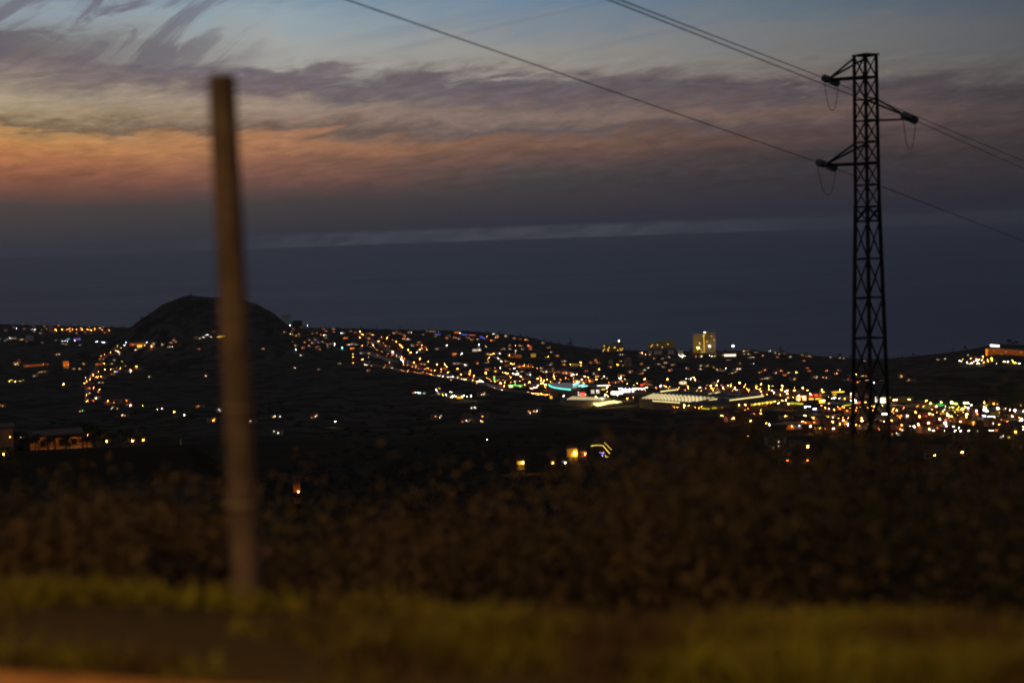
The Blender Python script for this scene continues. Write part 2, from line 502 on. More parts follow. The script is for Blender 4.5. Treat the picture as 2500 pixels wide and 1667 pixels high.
# ------------------------------------------------------------------ sea
sm = bpy.data.materials.new('sea water')
sm.use_nodes = True
st = NT(sm.node_tree)
sb = sm.node_tree.nodes['Principled BSDF']
stc = st.node('ShaderNodeTexCoord')
smp = st.node('ShaderNodeMapping')
smp.inputs['Scale'].default_value = (0.35, 1.0, 1)
st.l.new(stc.outputs['Object'], smp.inputs[0])
sn = st.smooth(st.noise(smp.outputs[0], 0.0006, 9.0, 0.7), 0.35, 0.65)
st.l.new(st.mix(sn, (0.085, 0.092, 0.138), (0.125, 0.135, 0.200)), sb.inputs['Base Color'])
sb.inputs['Roughness'].default_value = 0.5
sb.inputs['IOR'].default_value = 1.33
smap = st.node('ShaderNodeMapping')
smap.inputs['Scale'].default_value = (1, 3.0, 1)
st.l.new(stc.outputs['Object'], smap.inputs[0])
sn2 = st.noise(smap.outputs[0], 0.012, 5.0, 0.65)
bmp = st.node('ShaderNodeBump')
bmp.inputs['Strength'].default_value = 0.6
bmp.inputs['Distance'].default_value = 8.0
st.l.new(sn2, bmp.inputs['Height'])
st.l.new(bmp.outputs[0], sb.inputs['Normal'])
sea = MB()
sea.add([(74000 * math.cos(2 * math.pi * i / 180), 74000 * math.sin(2 * math.pi * i / 180), 0) for i in range(180)], [tuple(range(180))])
tag(sea.build('sea', sm), kind='structure')

# ------------------------------------------------------------------ terrain: hillside, plain, cone hill, coast
NU, = (760,)
US = np.linspace(-0.78, 0.78, NU)
YR = np.concatenate([np.linspace(3.2, 12, 36), np.geomspace(12.6, 120, 60), np.geomspace(124, 2100, 110), np.linspace(2125, 7000, 150)])
UU, YY = np.meshgrid(US, YR)
XX = UU * YY
ZZ = height(XX, YY)
WW = YY + 0.3 * XX * np.exp(-YY / 90.0)
ZZ = np.where(WW < 4.64, ZZ - 0.3, ZZ)
verts = np.stack([XX, YY, ZZ], -1).reshape(-1, 3)
i, j = np.meshgrid(np.arange(len(YR) - 1), np.arange(NU - 1), indexing='ij')
a = (i * NU + j).ravel()
quads = np.stack([a, a + 1, a + NU + 1, a + NU], -1)
me = numpy_mesh('terrain', verts, quads, M['ground'])
me.shade_smooth()
tag(link('terrain', me), kind='structure')

# the road the picture is taken from, its kerb, the slope behind
Z0 = EYE - 1.62
def wpt(w, x, z=0.0):
    return (x, w - 0.3 * x, Z0 + z)
rd = MB()
rd.add([wpt(-9, -90), wpt(-9, 90), wpt(4.50, 90), wpt(4.50, -90)], [(0, 1, 2, 3)])
tag(rd.build('road', M['asphalt']), kind='structure')
mk = MB()
for w0 in (4.1, -8.4):
    mk.add([wpt(w0, -90, .004), wpt(w0, 90, .004), wpt(w0 + .15, 90, .004), wpt(w0 + .15, -90, .004)], [(0, 1, 2, 3)])
tag(mk.build('road_marking', mat_diffuse('white road paint', (0.7, 0.68, 0.6), (0.5, 0.48, 0.42), 5.0)), kind='structure')
kb = MB()
ang = -math.atan(0.3)
for k in range(-30, 31):
    x = k * 1.02
    p = wpt(4.62, x, -0.11)
    kb.box(p[0], p[1], p[2], 1.05, 0.24, 0.24, ang)
tag(kb.build('kerb', M['kerb']), kind='structure')
bh = MB()
g0 = [wpt(-9, x, -.01) for x in (-90, -45, 0, 45, 90)]
g1 = [wpt(-30, x, 6 + 2 * math.sin(x)) for x in (-90, -45, 0, 45, 90)]
g2 = [wpt(-160, x * 2, 60 + 6 * math.sin(x)) for x in (-90, -45, 0, 45, 90)]
bh.add(g0 + g1 + g2, [(k + 5 * r, k + 5 * r + 1, k + 5 * r + 6, k + 5 * r + 5) for r in (0, 1) for k in range(4)])
tag(bh.build('hillside', M['ground']), kind='structure')

# ------------------------------------------------------------------ sodium lamps of this road (behind the camera)
def big_lamp(x, w, label):
    p = wpt(w, x)
    t = empty('street_lamp', p, math.pi + ang, label, 'street lamp', 'lamps along the road')
    b = MB().rod((0, 0, 0), (0, 0, 8.6), .09, 10, .05)
    b.build('pole', M['pole_steel'], t)
    MB().tube([(0, 0, 8.5), (0, -.5, 8.95), (0, -1.4, 9.15)], .035).build('arm', M['pole_steel'], t)
    h = MB().box(0, -1.75, 9.18, .3, .8, .14).build('lamp_housing', M['pole_steel'], t)
    MB().box(0, -1.75, 9.09, .24, .6, .03).build('lamp_glass', mat_near, h)
mat_near = mat_emit('road sodium glow', (1.0, 0.54, 0.13), 6600.0)
big_lamp(-9.0, -9.6, 'sodium street lamp on the far verge of the road, uphill one')
big_lamp(17.0, -9.6, 'sodium street lamp on the far verge of the road, downhill one')

# ------------------------------------------------------------------ verge grass and scrub
def cards(n_cl, gen, name, mat, seed):
    """many small bent leaf faces; gen(rng) -> centre xyz, radius, height, leaf count, leaf size"""
    r = np.random.default_rng(seed)
    V = []
    for _ in range(n_cl):
        c, rad, hh, n, s = gen(r)
        if n <= 0:
            continue
        th = r.uniform(0, 2 * np.pi, n)
        ph = np.arccos(r.uniform(-0.15, 1, n))
        rr = rad * r.uniform(0.35, 1.0, n) ** 0.6
        lump = 1 + 0.35 * np.sin(3 * th + r.uniform(0, 6)) * np.sin(2 * ph + r.uniform(0, 6))
        P = np.stack([rr * np.sin(ph) * np.cos(th) * lump, rr * np.sin(ph) * np.sin(th) * lump, hh * (rr / rad) * np.cos(ph) * lump], -1) + np.array(c)
        A = r.normal(size=(n, 3)); A /= np.linalg.norm(A, axis=1)[:, None]
        B = np.cross(A, r.normal(size=(n, 3))); B /= np.linalg.norm(B, axis=1)[:, None]
        L = s * r.uniform(0.6, 1.5, n)[:, None]
        W = L * 0.55
        V.append(np.stack([P - A * L, P + B * W, P + A * L, P - B * W], 1))
    V = np.concatenate(V).reshape(-1, 3)
    Q = np.arange(len(V)).reshape(-1, 4)
    return numpy_mesh(name, V, Q, mat)

def top_line(px):
    """how high the scrub reaches, as a drop per metre of distance"""
    return np.interp(px, [-400, 0, 300, 700, 1100, 1350, 1500, 1650, 1900, 2200, 2500, 3000], [.176, .174, .172, .180, .184, .180, .164, .150, .147, .149, .153, .156])
def scrub_gen(r):
    for _ in range(50):
        y = math.exp(r.uniform(math.log(7.8), math.log(46)))
        u = r.uniform(-0.66, 0.66)
        x = u * y
        px = 1250 + F * u
        dens = 0.25 + 0.9 * (vnoise(np.array(x / 5.0), np.array(y / 5.0), 11) + 0.5)
        if r.uniform() < dens:
            break
    z = float(height(x, y))
    reach = EYE - y * (float(top_line(px)) + 0.012 * float(vnoise(np.array(u * 22.0), np.array(y / 9.0), 12)) + r.uniform(0, .035))
    hh = max(.5, reach - z)
    rad = min(hh * .75, r.uniform(.5, 1.0) * (1 + y / 45))
    n = int(600 + 250 * r.uniform())
    return (x, y, z + .05), rad, hh, n, 0.019 + 0.0012 * y
tag(link('scrub', cards(620, scrub_gen, 'scrub', M['scrub'], 3)), 'brown scrub covering the slope below the road', None, None, 'stuff')

def wood_gen(r):
    for _ in range(60):
        y = math.exp(r.uniform(math.log(110), math.log(2300)))
        u = r.uniform(-0.5, 0.5)
        x = u * y
        if vnoise(np.array(x / (60 + y * .06)), np.array(y / (90 + y * .1)), 15) > 0.02 and not (y > 1500 and u > -.05):
            break
    z = float(height(x, y))
    rad = r.uniform(1.6, 4.2)
    return (x, y, z - .6), rad * 1.5, rad * r.uniform(.5, 1.0), 110, .32 + y * .0004
tag(link('woodland', cards(1500, wood_gen, 'woodland', M['leaf'], 5)), 'dark wooded patches over the fields', None, None, 'stuff')
def hill_gen(r):
    y = HILL_Y - r.uniform(-30, 330)
    px = HILL_X + r.uniform(-240, 260)
    x = (px - 1250) / F * y
    rad = r.uniform(1.2, 2.6)
    return (x, y, float(height(x, y)) - .5), rad, rad * r.uniform(.6, 1.1), 60, 1.0
tag(link('hill_scrub', cards(420, hill_gen, 'hill_scrub', M['leaf'], 6)), 'low scrub over the cone hill', None, None, 'stuff')

def grass_mesh():
    r = np.random.default_rng(21)
    V = []
    n = 90000
    x = r.uniform(-6.5, 7.0, n)
    w = r.uniform(4.76, 6.7, n)
    patch = vnoise(x / 1.5, w / 0.32, 3) + 0.5 * vnoise(x / 0.5, w / 0.2, 4)
    keep = patch - np.clip((w - 5.4) * .5, 0, 1) > r.uniform(-0.25, 0.38, n)
    x, w, patch = x[keep], w[keep], patch[keep]
    n = len(x)
    y = w - 0.3 * x
    z = height(x, y)
    h = (0.03 + 0.09 * np.clip(patch + 0.3, 0, 1)) * r.uniform(.6, 1.4, n)
    th = r.uniform(0, 2 * np.pi, n)
    bw = r.uniform(.004, .010, n)
    dx_, dy_ = np.cos(th), np.sin(th)
    ln = r.uniform(.4, 1.6, n) * h
    th2 = r.uniform(0, 2 * np.pi, n)
    b0 = np.stack([x - dx_ * bw, y - dy_ * bw, z - .01], -1)
    b1 = np.stack([x + dx_ * bw, y + dy_ * bw, z - .01], -1)
    t0 = np.stack([x + np.cos(th2) * ln + dx_ * bw * .3, y + np.sin(th2) * ln + dy_ * bw * .3, z + h], -1)
    t1 = np.stack([x + np.cos(th2) * ln - dx_ * bw * .3, y + np.sin(th2) * ln - dy_ * bw * .3, z + h], -1)
    V = np.stack([b0, b1, t0, t1], 1).reshape(-1, 3)
    return numpy_mesh('grass', V, np.arange(len(V)).reshape(-1, 4), M['grass'])
tag(link('grass', grass_mesh()), 'yellow green grass on the road verge', None, None, 'stuff')

# ------------------------------------------------------------------ roadside post
pp = at(603, 1425, 6.55)
pz = at(530, 190, 6.55)[2]
gz = float(height(pp[0], pp[1]))
pt = empty('roadside_post', (pp[0], pp[1], gz), 0.25, 'weathered brown post standing on the grassy verge, blurred', 'post')
H_ = pz - gz
MB().rod((0, 0, -.15), (0, 0, H_), .070, 24, .062).build('shaft', M['post'], pt)
MB().rod((0, 0, H_ - .012), (0, 0, H_ + .012), .066, 24, .055).build('top_cap', M['post'], pt)
for zz in (0.5, 0.95, 1.4):
    MB().tube([(.071 * math.cos(a_), .071 * math.sin(a_), zz) for a_ in np.linspace(0, 2 * math.pi, 13)], .004, 5).build('wire_tie', M['pole_steel'], pt)

# ------------------------------------------------------------------ lattice pylon
D_P = 55.0
base = at(2119, 520, D_P)
PX, PY = base[0], base[1]
def pz_of(y, px=2117, D=D_P):
    return at(px, y, D)[2]
ld = Vector((0.857, 0.515, 0)).normalized()          # line direction
ad = Vector((-ld.y, ld.x, 0))                        # arm direction, to the left of the picture
gzp = float(height(PX, PY))
py = empty('power_pylon', (PX, PY, gzp), 0, 'black lattice power pylon with three side arms carrying wires', 'pylon')
zl = lambda y: pz_of(y) - gzp
ztop, zmid = zl(136), zl(500)
half_t, half_m, half_b = 0.29, 0.315, 0.60
def halfw(z):
    return half_m + (half_t - half_m) * (z - zmid) / (ztop - zmid) if z > zmid else half_m + (half_b - half_m) * (zmid - z) / zmid
def corner(k, z):
    s = ((1, 1), (1, -1), (-1, -1), (-1, 1))[k]
    h = halfw(z)
    return ad * (s[0] * h) + ld * (s[1] * h) + Vector((0, 0, z))
for k in range(4):
    b = MB()
    b.angle(corner(k, -.5 if k else -.5), corner(k, zmid), .11)
    b.angle(corner(k, zmid), corner(k, ztop), .095)
    b.build('leg', M['steel'], py)
levels = [zl(y) for y in (136, 190, 243, 295, 347, 398, 452, 505, 540)]
z = levels[-1]
step = 1.45
while z - step > 0.3:
    z -= step
    levels.append(z)
    step *= 1.04
for q, (za, zb) in enumerate(zip(levels[:-1], levels[1:])):
    b = MB()
    for k in range(4):
        k2 = (k + 1) % 4
        b.angle(corner(k, za), corner(k2, za), .05 if q % 1 == 0 else .04)
        zm = (za + zb) / 2
        if q < 8:
            # two light K panels per bay
            b.angle(corner(k, za), corner(k2, zb), .05)
            b.angle(corner(k2, za), corner(k, zb), .05)
        else:
            b.angle(corner(k, za), corner(k2, zb), .06)
            b.angle(corner(k2, za), corner(k, zb), .06)
    b.build('lattice_bay', M['steel'], py)
MB().box(0, 0, ztop + .02, .74, .74, .05, math.atan2(ad.y, ad.x)).build('top_frame', M['steel'], py)
MB().box(0, 0, .1, 1.9, 1.9, .6, math.atan2(ad.y, ad.x)).build('footing', M['concrete'], py)

tips = []
for (sgn, ylow, yroot, ptx, pty) in ((1, 188, 138, 2022, 195), (-1, 294, 243, 2222, 289), (1, 399, 347, 2016, 403)):
    zt = pz_of(pty, ptx) - gzp
    # arm length from the picture: lateral shift of the tip
    u0 = (ptx - 1250) / F
    best = min((abs((PX + ad.x * s_) / (PY + ad.y * s_) * F + 1250 - ptx ), s_) for s_ in np.linspace(sgn * .5, sgn * 3.2, 200))[1]
    # refine with the exact projection
    def proj_x(s_):
        p = Vector((PX + ad.x * s_, PY + ad.y * s_, gzp + zt - EYE))
        return 1250 + F * p.dot(rt) / p.dot(fw)
    best = min((abs(proj_x(s_) - ptx), s_) for s_ in np.linspace(sgn * .5, sgn * 3.2, 400))[1]
    zt = at(ptx, pty, PY + ad.y * best)[2] - gzp
    tip = ad * best + Vector((0, 0, zt))
    tips.append((tip, sgn))
    arm = MB()
    zlw, zrt = zl(ylow), zl(yroot)
    for e in (1, -1):
        hw = halfw(zlw)
        arm.angle(ad * (-sgn * hw) + ld * (e * hw) + Vector((0, 0, zlw)), ad * (sgn * hw) + ld * (e * hw) + Vector((0, 0, zlw)), .075)
        arm.angle(ad * (sgn * hw) + ld * (e * hw) + Vector((0, 0, zlw)), tip, .085)
        arm.angle(ad * (sgn * hw) + ld * (e * hw) + Vector((0, 0, zrt)), tip + Vector((0, 0, .05)), .07)
    arm.box(tip.x, tip.y, tip.z, .22, .22, .12, math.atan2(ad.y, ad.x))
    arm.build('cross_arm', M['steel'], py)

# wires: three phases, tension strings both ways, jumper loops
wl = [(at(1512, 0, 30.0), at(2500, 394, 80.0)), (at(1485, 0, 31.0), at(2500, 413, 84.0)), (at(846, 0, 30.0), at(2500, 589, 80.0))]
names = ['upper wire running from the top left arm of the pylon', 'wire running past the pylon to its right hand arm', 'lower wire reaching the lowest left arm of the pylon']
O = Vector((PX, PY, gzp))
for (tip, sgn), (pn, pf), nm in zip(tips, wl, names):
    T_ = O + tip
    ends = []
    for q, dirp in ((0, Vector(pn)), (1, Vector(pf))):
        d = (dirp - T_).normalized()
        a0 = T_ + d * 0.12
        a1 = T_ + d * 1.05
        ins = empty('insulator_string', T_, 0, None, None)
        ins.parent = py
        ins.matrix_parent_inverse = Matrix.Identity(4)
        ins.location = T_ - O
        MB().rod(Vector((0, 0, 0)), d * 1.05, .022, 6).build('core_rod', M['steel'], ins)
        for k in range(4):
            c = d * (.3 + k * .2)
            MB().rod(c - d * .02, c + d * .02, .15, 14, .11).build('disc', M['glass_disc'], ins)
        ends.append((a1, d))
    w = empty('power_line', ends[0][0], 0, nm, 'wire', 'wires on the lattice pylon')
    w0 = Vector(ends[0][0])
    for q, (a1, d) in enumerate(ends):
        target = Vector(wl[names.index(nm)][q])
        far = T_ + (target - T_) * (2.6 if q == 0 else 3.0)
        pts = []
        for s_ in np.linspace(0, 1, 40):
            p = Vector(a1).lerp(far, s_)
            p.z += 0.0
            pts.append(p - w0)
        MB().tube(pts, .014, 6).build('conductor', M['wire'], w)
    A_, B_ = Vector(ends[0][0]) - w0, Vector(ends[1][0]) - w0
    off = Vector((0, 0, -1.15))
    pts = [A_.lerp(B_, s_) + off * (1 - abs(2 * s_ - 1) ** 2.6) for s_ in np.linspace(0, 1, 22)]
    MB().tube(pts, .012, 6).build('jumper_loop', M['wire'], w)

# ------------------------------------------------------------------ the lights of the town
# every entry: x, y in the enlarged panel, colour letter, size 1-4, kind (L street lamp, H house, C oncoming car, B car from behind)
PANELS = [
 (0, 760, 5.88, """237,245,B3L 348,250,O1H 377,268,O2L 445,262,O1H 467,262,B1H 503,265,B3H 480,297,O1H 578,313,W1H 603,264,O1L 632,257,O1L 657,262,O2L 685,257,O1L 642,210,Y1H 727,228,O1L
 745,262,O2L 762,270,Y3L 780,265,O3L 800,270,O3L 842,212,D2H 862,273,O1L 893,262,O3L 912,265,O3L 920,238,O2L 965,262,O2L 985,262,O2L 1003,240,O1L 1007,278,O2L 1038,265,O3L 1098,270,O3L 1097,312,O2L
 1157,238,O2L 1180,266,O3L 1209,283,O2L 1256,253,O2L 1262,268,O2L 1280,238,O2L 1310,272,Y3L 1353,245,O2L 1363,265,O2L 1385,258,B1H 1397,252,O1L 1420,288,O2L 1450,246,P2L 1467,270,O2L 1490,236,O2L
 1478,245,O1L 1535,292,O2L 1505,310,O1L 1570,272,O2L 1582,268,O1L 1595,280,O1L 325,187,D1H 480,215,D1H 5,385,B2L 140,383,B2L 170,383,W1H 225,390,W1H 67,432,W2L 300,405,Y2H 320,406,Y2H
 380,435,D1H 610,450,W1H 800,413,T1H 890,428,B2H 910,425,B2L 932,428,B3H 910,465,W1H 982,432,B2L 1068,424,B2L 1080,415,B1L 1335,365,W1L 1395,443,B3L 1480,450,B2L 1497,447,B3H
 1815,458,B2L 1795,488,W2L 1928,455,B2L 2113,462,B2L 2175,500,P3L 945,480,D2H 1150,480,W1H 1690,520,Y2L 1690,500,Y1L 1730,512,Y1L 1745,538,Y1L 1627,515,Y1L 1663,575,O2L 1700,590,W3L 1712,608,W2H
 1718,625,P1C 1589,608,O2L 1497,638,O2L 1450,662,O2L 1488,682,O1L 812,622,W1H 853,617,W1H 205,750,W3H 225,760,W2H 255,762,Y2L 633,778,O1L 938,808,D1H 1205,758,Y2H 1500,765,O2L 1615,760,Y1H
 1745,735,Y1L 1787,770,Y2L 1810,788,Y1L 1822,797,Y1L 1740,795,Y1L 1702,797,Y1L 1665,812,Y1L 1625,828,Y1L 1593,835,O2L 1725,832,O2L 1957,795,Y3L 1955,827,Y1H 1873,830,O2L 1878,860,W3H
 1507,843,O2L 1413,877,O2L 1342,912,O2L 1305,940,D1L 1385,940,O2L 1408,950,O2L 1450,933,O2L 1233,948,B2L 1295,978,O2L 1242,1008,O2L 1218,1033,O2L 1256,1065,O2L 1347,1097,O2L 1433,1125,O2L
 1411,1155,O1L 1292,1178,Y1L 1242,1203,O2L 1430,1022,W1H 1442,1022,W1C 1320,1248,W2C 1340,1255,W2C 1380,1248,W3H 1262,1285,Y1L 1247,1300,Y1L 1050,825,W1H 1145,827,W1H 565,872,P1H 605,866,P1H
 640,872,P1H 493,928,W1H 155,993,Y1L 175,990,Y1L 215,980,W1L 222,1012,W3L 293,998,Y1L 305,1000,Y1L 342,990,Y1L 355,992,Y1L 130,1005,Y1L 913,1045,P3L 1552,1285,O2L 1805,1323,Y1L 1873,1350,W3H
 2052,1353,Y1L 1610,1393,T2H 1640,1392,T2H 40,1360,Y1H 2325,1393,B2H 2262,1408,Y1L 2325,480,W1H 1175,265,D1H 1230,300,D1H 1430,700,D1H 1395,770,D2H 1520,930,D1H 1600,905,D1H 1285,1100,D2H 1330,1280,D1H 1640,1310,D1H 1640,710,D1H"""),
 (680, 740, 5.88, """108,190,C2L 133,190,C2L 163,192,C3L 323,235,W1H 203,270,Y1H 420,308,B3L 232,345,D1H 210,373,D1H 195,400,D1H 173,450,W2H 287,447,Y1H 253,475,W1H 290,475,W1H 82,415,D1H 512,365,O2L 650,370,D1H
 683,398,D2H 797,380,W1H 797,412,W1H 900,432,B3L 925,437,C2H 1042,403,W1H 1105,425,D1H 660,462,C3H 685,463,C2H 610,460,O2H 665,500,D1H 490,440,Y1H 550,432,O1H 530,512,W1H 530,530,W1H 440,535,W1H
 1175,412,O4L 1218,455,O3L 1257,447,O1L 1167,493,O3L 1310,440,W1H 1355,462,O2L 1340,452,Y2H 1475,480,O3L 1305,508,Y2H 1437,550,O3L 1498,580,O2L 1563,505,O3L 1632,535,O2L 1688,562,O3L 1745,600,O3L
 1783,638,O3L 1862,675,O3L 1903,710,O3L 1965,758,O2L 2033,800,O3L 2150,843,O3L 2277,877,O3L 1550,610,O3L 1365,602,W2C 1440,628,W2C 1465,620,W1C 1645,685,O2L 1630,708,B2C 1647,714,B2C 1685,742,B2C
 1775,768,O2L 1760,808,W3C 1785,820,W3C 1787,843,W2C 1795,885,O2L 1948,855,O3L 1975,905,O2L 2095,882,Y1H 2140,933,O2L 2175,918,O2L 2248,967,O2L 2337,953,O2L 1852,888,W1H 1200,615,O2L 1190,634,D1H
 1017,600,W2H 1052,590,W1H 1105,597,W1H 920,645,T3L 808,595,W3L 450,620,Y1H 570,562,V1H 475,572,Y1H 490,572,Y1H 210,580,O1L 245,622,O1H 248,667,C3L 318,752,W2H 340,652,D1H 587,665,D1H 545,635,D1H
 630,557,P1H 370,560,D1H 700,590,W1H 750,588,W1H 710,632,W1H 1068,730,O2L 1073,777,O3L 1207,812,O3L 1073,860,O2L 1300,720,Y1H 1410,745,Y1H 1488,762,W2C 1295,770,W1C 1180,718,W1H 1400,835,O2L 1597,860,O2L
 1333,908,O2C 1507,932,O1C 1625,943,W1C 1537,895,O1L 1247,890,W1C 1275,893,W1C 1770,962,O2C 1810,968,O1C 1867,973,O2C 1925,985,O1C 1953,988,O2C 1993,995,O2C 2020,998,O1C 2050,1002,O2C 2080,1005,O2C
 2183,1022,O2C 2235,1032,O1C 2290,1040,O2C 2312,1043,W1C 885,867,W1H 237,928,W2H 1965,1280,W2H 2005,1285,C2L 2037,1287,C2H 2270,1252,C3L 2300,1300,W1H 1910,423,W2L 1665,433,O2H 1735,438,D1H 1697,415,D1H
 2140,405,Y1H 2180,405,Y1H 2222,408,R2H 2300,418,B3L 2260,475,Y1H 1780,510,O2L 1805,515,O2H 1815,490,O1H 1857,525,W2H 1800,460,O1H 1870,422,W1H 2070,455,W1H 1913,615,W1H 2028,565,O1H 2055,605,O2L
 2060,655,O2L 2030,670,W3H 2022,705,W2C 1985,707,W2C 2120,665,O2L 2275,660,W2H 2000,600,Y1H 2110,640,O2H 1885,520,P1H 1710,640,R1B 1740,668,R1B 1760,700,R1B 1800,770,R2B 1815,790,R2B 1730,655,O1B 1600,625,O1B 1345,572,O1H 1290,567,O1H"""),
 (980, 780, 5.88, """848,197,W3L 805,185,D2H 780,180,D1H 830,190,R2H 1230,245,O2L 1300,295,R2H 1315,213,W2L 1340,213,W2L 1353,263,O2L 1390,232,Y1H 1495,240,W2H 1610,272,W1H 1700,282,D1H 1783,290,O3H 690,235,D1H
 748,252,O1H 783,262,O2H 820,280,W2H 645,272,D2H 935,248,O2H 965,265,O1H 1008,280,O2H 1030,290,O1H 1088,287,W1H 648,375,W3L 1123,365,W3L 1210,390,W1L 1257,548,Y2L 870,495,W3L 790,490,D1H 1367,468,W2H
 1410,490,W3H 1395,483,W2H 1320,500,O3L 1280,500,O2L 1240,497,D2H 1360,532,W3C 1385,546,W3C 1400,560,W3C 1432,598,W3L 1425,570,R1B 1495,600,O2H 1525,612,O2L 1550,624,O3H 1575,636,O3L 1600,644,O2L
 1630,640,O2L 1762,662,O2L 1882,685,O1L 1550,515,Y3H 1622,500,T2H 1650,535,D2H 1600,535,D1H 1690,535,D1H 1640,383,O2L 1697,370,Y2H 1640,450,W2H 1733,420,W1H 1475,423,W1H 1560,370,P1H 1550,420,W1H
 1825,380,R3H 1860,400,R2H 1845,425,R1H 2070,535,Y1L 2113,533,Y2L 2238,525,D2H 2150,468,W1H 2040,340,W1H 2105,405,P1H 910,652,W2L 925,655,W2H 810,630,W1H 765,635,W1H 1205,615,W1H 1240,615,W1H 1090,630,O2H
 1420,695,W2L 1620,702,B2L 2010,703,W1H 625,640,P2L 650,675,O3L 575,720,O2L 485,735,O2L 810,710,O3L 670,760,Y2L 988,740,O3L 985,785,O2L 857,785,O2L 1045,810,O2L 1213,770,O3L 1265,860,O1L 1215,720,O2H
 1350,750,Y2H 1458,760,Y1L 1487,775,P2L 1523,780,O3L 1605,778,W3L 1667,775,C3H 1652,797,C3L 1800,785,C3H 1825,790,C2H 1845,795,C2H 1720,820,O3L 1743,745,O1H 1565,835,O2L 1785,818,O1L 1748,860,O1L
 1842,900,O3L 2083,752,W2H 2045,752,W1H 2155,718,W1H 2170,718,W1H 2132,647,W1H 2165,635,W1H 2345,597,W2H 2310,740,O2H 2335,650,O2H 600,810,W2C 665,822,W2C 683,825,W1C 705,828,W2C 738,832,W3C
 775,838,W2C 823,843,W3C 860,852,W2C 885,857,W2C 915,860,O2C 950,866,O1C 1017,873,O2C 1063,880,O2C 1095,885,W2C 1125,890,P2C 1160,895,B3C 1185,905,W2C 1205,912,W2C 1225,922,W2C 1245,935,W2C
 1268,945,W2C 1290,957,W2C 1312,968,W2C 1335,980,P2C 1357,990,P2C 1375,997,P1C 1437,1003,B3C 1425,912,O3L 1483,907,O2L 1478,960,O2L 1767,935,O2L 1700,960,Y2H 1965,853,O3L 2007,843,O2L 1988,820,O1L
 2005,878,O3L 2045,885,O3L 2010,920,O3L 2040,915,O2L 1940,945,W2C 1967,950,W3C 1990,945,W2C 1905,975,W2C 1927,980,W2C 1885,995,R2B 1947,967,R2B 1865,990,W1C 1840,990,O1C 2066,938,O4L 2095,862,O2L
 2135,827,O2L 2190,815,O2L 2200,855,O2L 2210,880,Y1L 1810,1043,O2C 1840,1048,O1C 1860,1050,W3C 1895,1058,O2C 1930,1060,O2C 1970,1068,O2C 2008,1070,O3C 2040,1075,O1C 2095,1080,O2C 2135,1080,O1C
 2190,1085,O2C 2215,1093,O1B 2240,1090,O1B 1910,1062,R1B 2060,1095,R1B 2330,1100,W3L 645,1083,W2L 745,1103,W2L 775,1098,W2L 872,1103,W2L 898,1095,W3L 945,1110,W1L 1007,1103,W3L 600,1103,Y1L
 597,1075,Y1L 718,1110,W1L 1150,1078,W1H 1187,1075,W1H 1167,1392,D2H 1047,1258,W1H 1850,1343,W1H 1948,1313,W1H 695,1035,W1L 730,1040,W1L 540,985,Y1H 1385,870,D1H 1640,880,D1H 1080,910,D1L"""),
 (1250, 880, 5.227, """655,50,Y2L 745,60,O2L 880,25,O3L 895,38,O3L 878,65,O2L 920,82,W1H 1115,32,W1H 1045,165,W1H 962,132,O1H 490,50,W1H 520,42,W1H 770,165,W3H 785,180,W3L 800,187,W2H 825,180,P2L 762,190,W2H
 870,240,W2H 890,245,W3L 905,250,P2H 865,210,P2L 907,200,O2L 932,208,O3L 975,218,O3L 1080,240,O2L 1098,205,O2H 1180,205,B3L 1380,228,W4L 1388,190,Y2H 1438,237,O2L 1423,190,O1H 753,305,W3L 1110,112,Y3H
 1345,55,Y3H 1925,80,W1H 2045,60,D2H 2010,128,D2H 2235,107,W2H 2220,107,W1H 1525,138,W2H 1510,145,W1H 1690,120,W1H 1715,90,W1H 1735,90,W1H 1695,240,O3L 1985,240,O3L 2220,235,W1L 2255,238,W1L
 2280,232,W2L 2297,228,W1L 2317,222,P2L 1745,305,D1H 1215,345,O4L 1365,365,B2L 1387,360,B2L 1407,365,B2L 1430,368,B2L 1452,365,B2L 1475,370,B2L 1500,365,B2L 1525,372,B2L 1550,365,B2L 1583,358,W4L
 1615,365,W2L 1640,362,W2L 1665,365,W2L 1690,355,P2L 1724,345,W3L 1900,322,B3L 1215,405,P1L 1228,462,P1L 1170,490,Y1L 1700,513,Y2L 1673,545,O2C 1690,552,O1C 1725,562,R2B 1745,572,R2B 1790,572,P2C
 1815,575,R2B 1825,558,R1B 1850,583,O1C 1878,585,W1H 2050,588,O1L 2075,600,O1L 2110,602,Y1L 1475,488,O2L 1550,478,O1L 1705,382,O1L 2130,340,O1C 2160,338,P1C 1640,170,D1H 1010,30,D1H 1255,80,D1H 1420,60,D1H
 240,62,W1H 1690,300,D1H 600,285,W1H 655,160,D2H 700,160,D1H 560,145,D1H 640,135,O1H 420,340,O1C 330,430,O1C 395,425,O1C 425,438,R1B 455,440,O1C 500,430,O1C 530,440,O1C 565,445,R1B 1940,325,O1L"""),
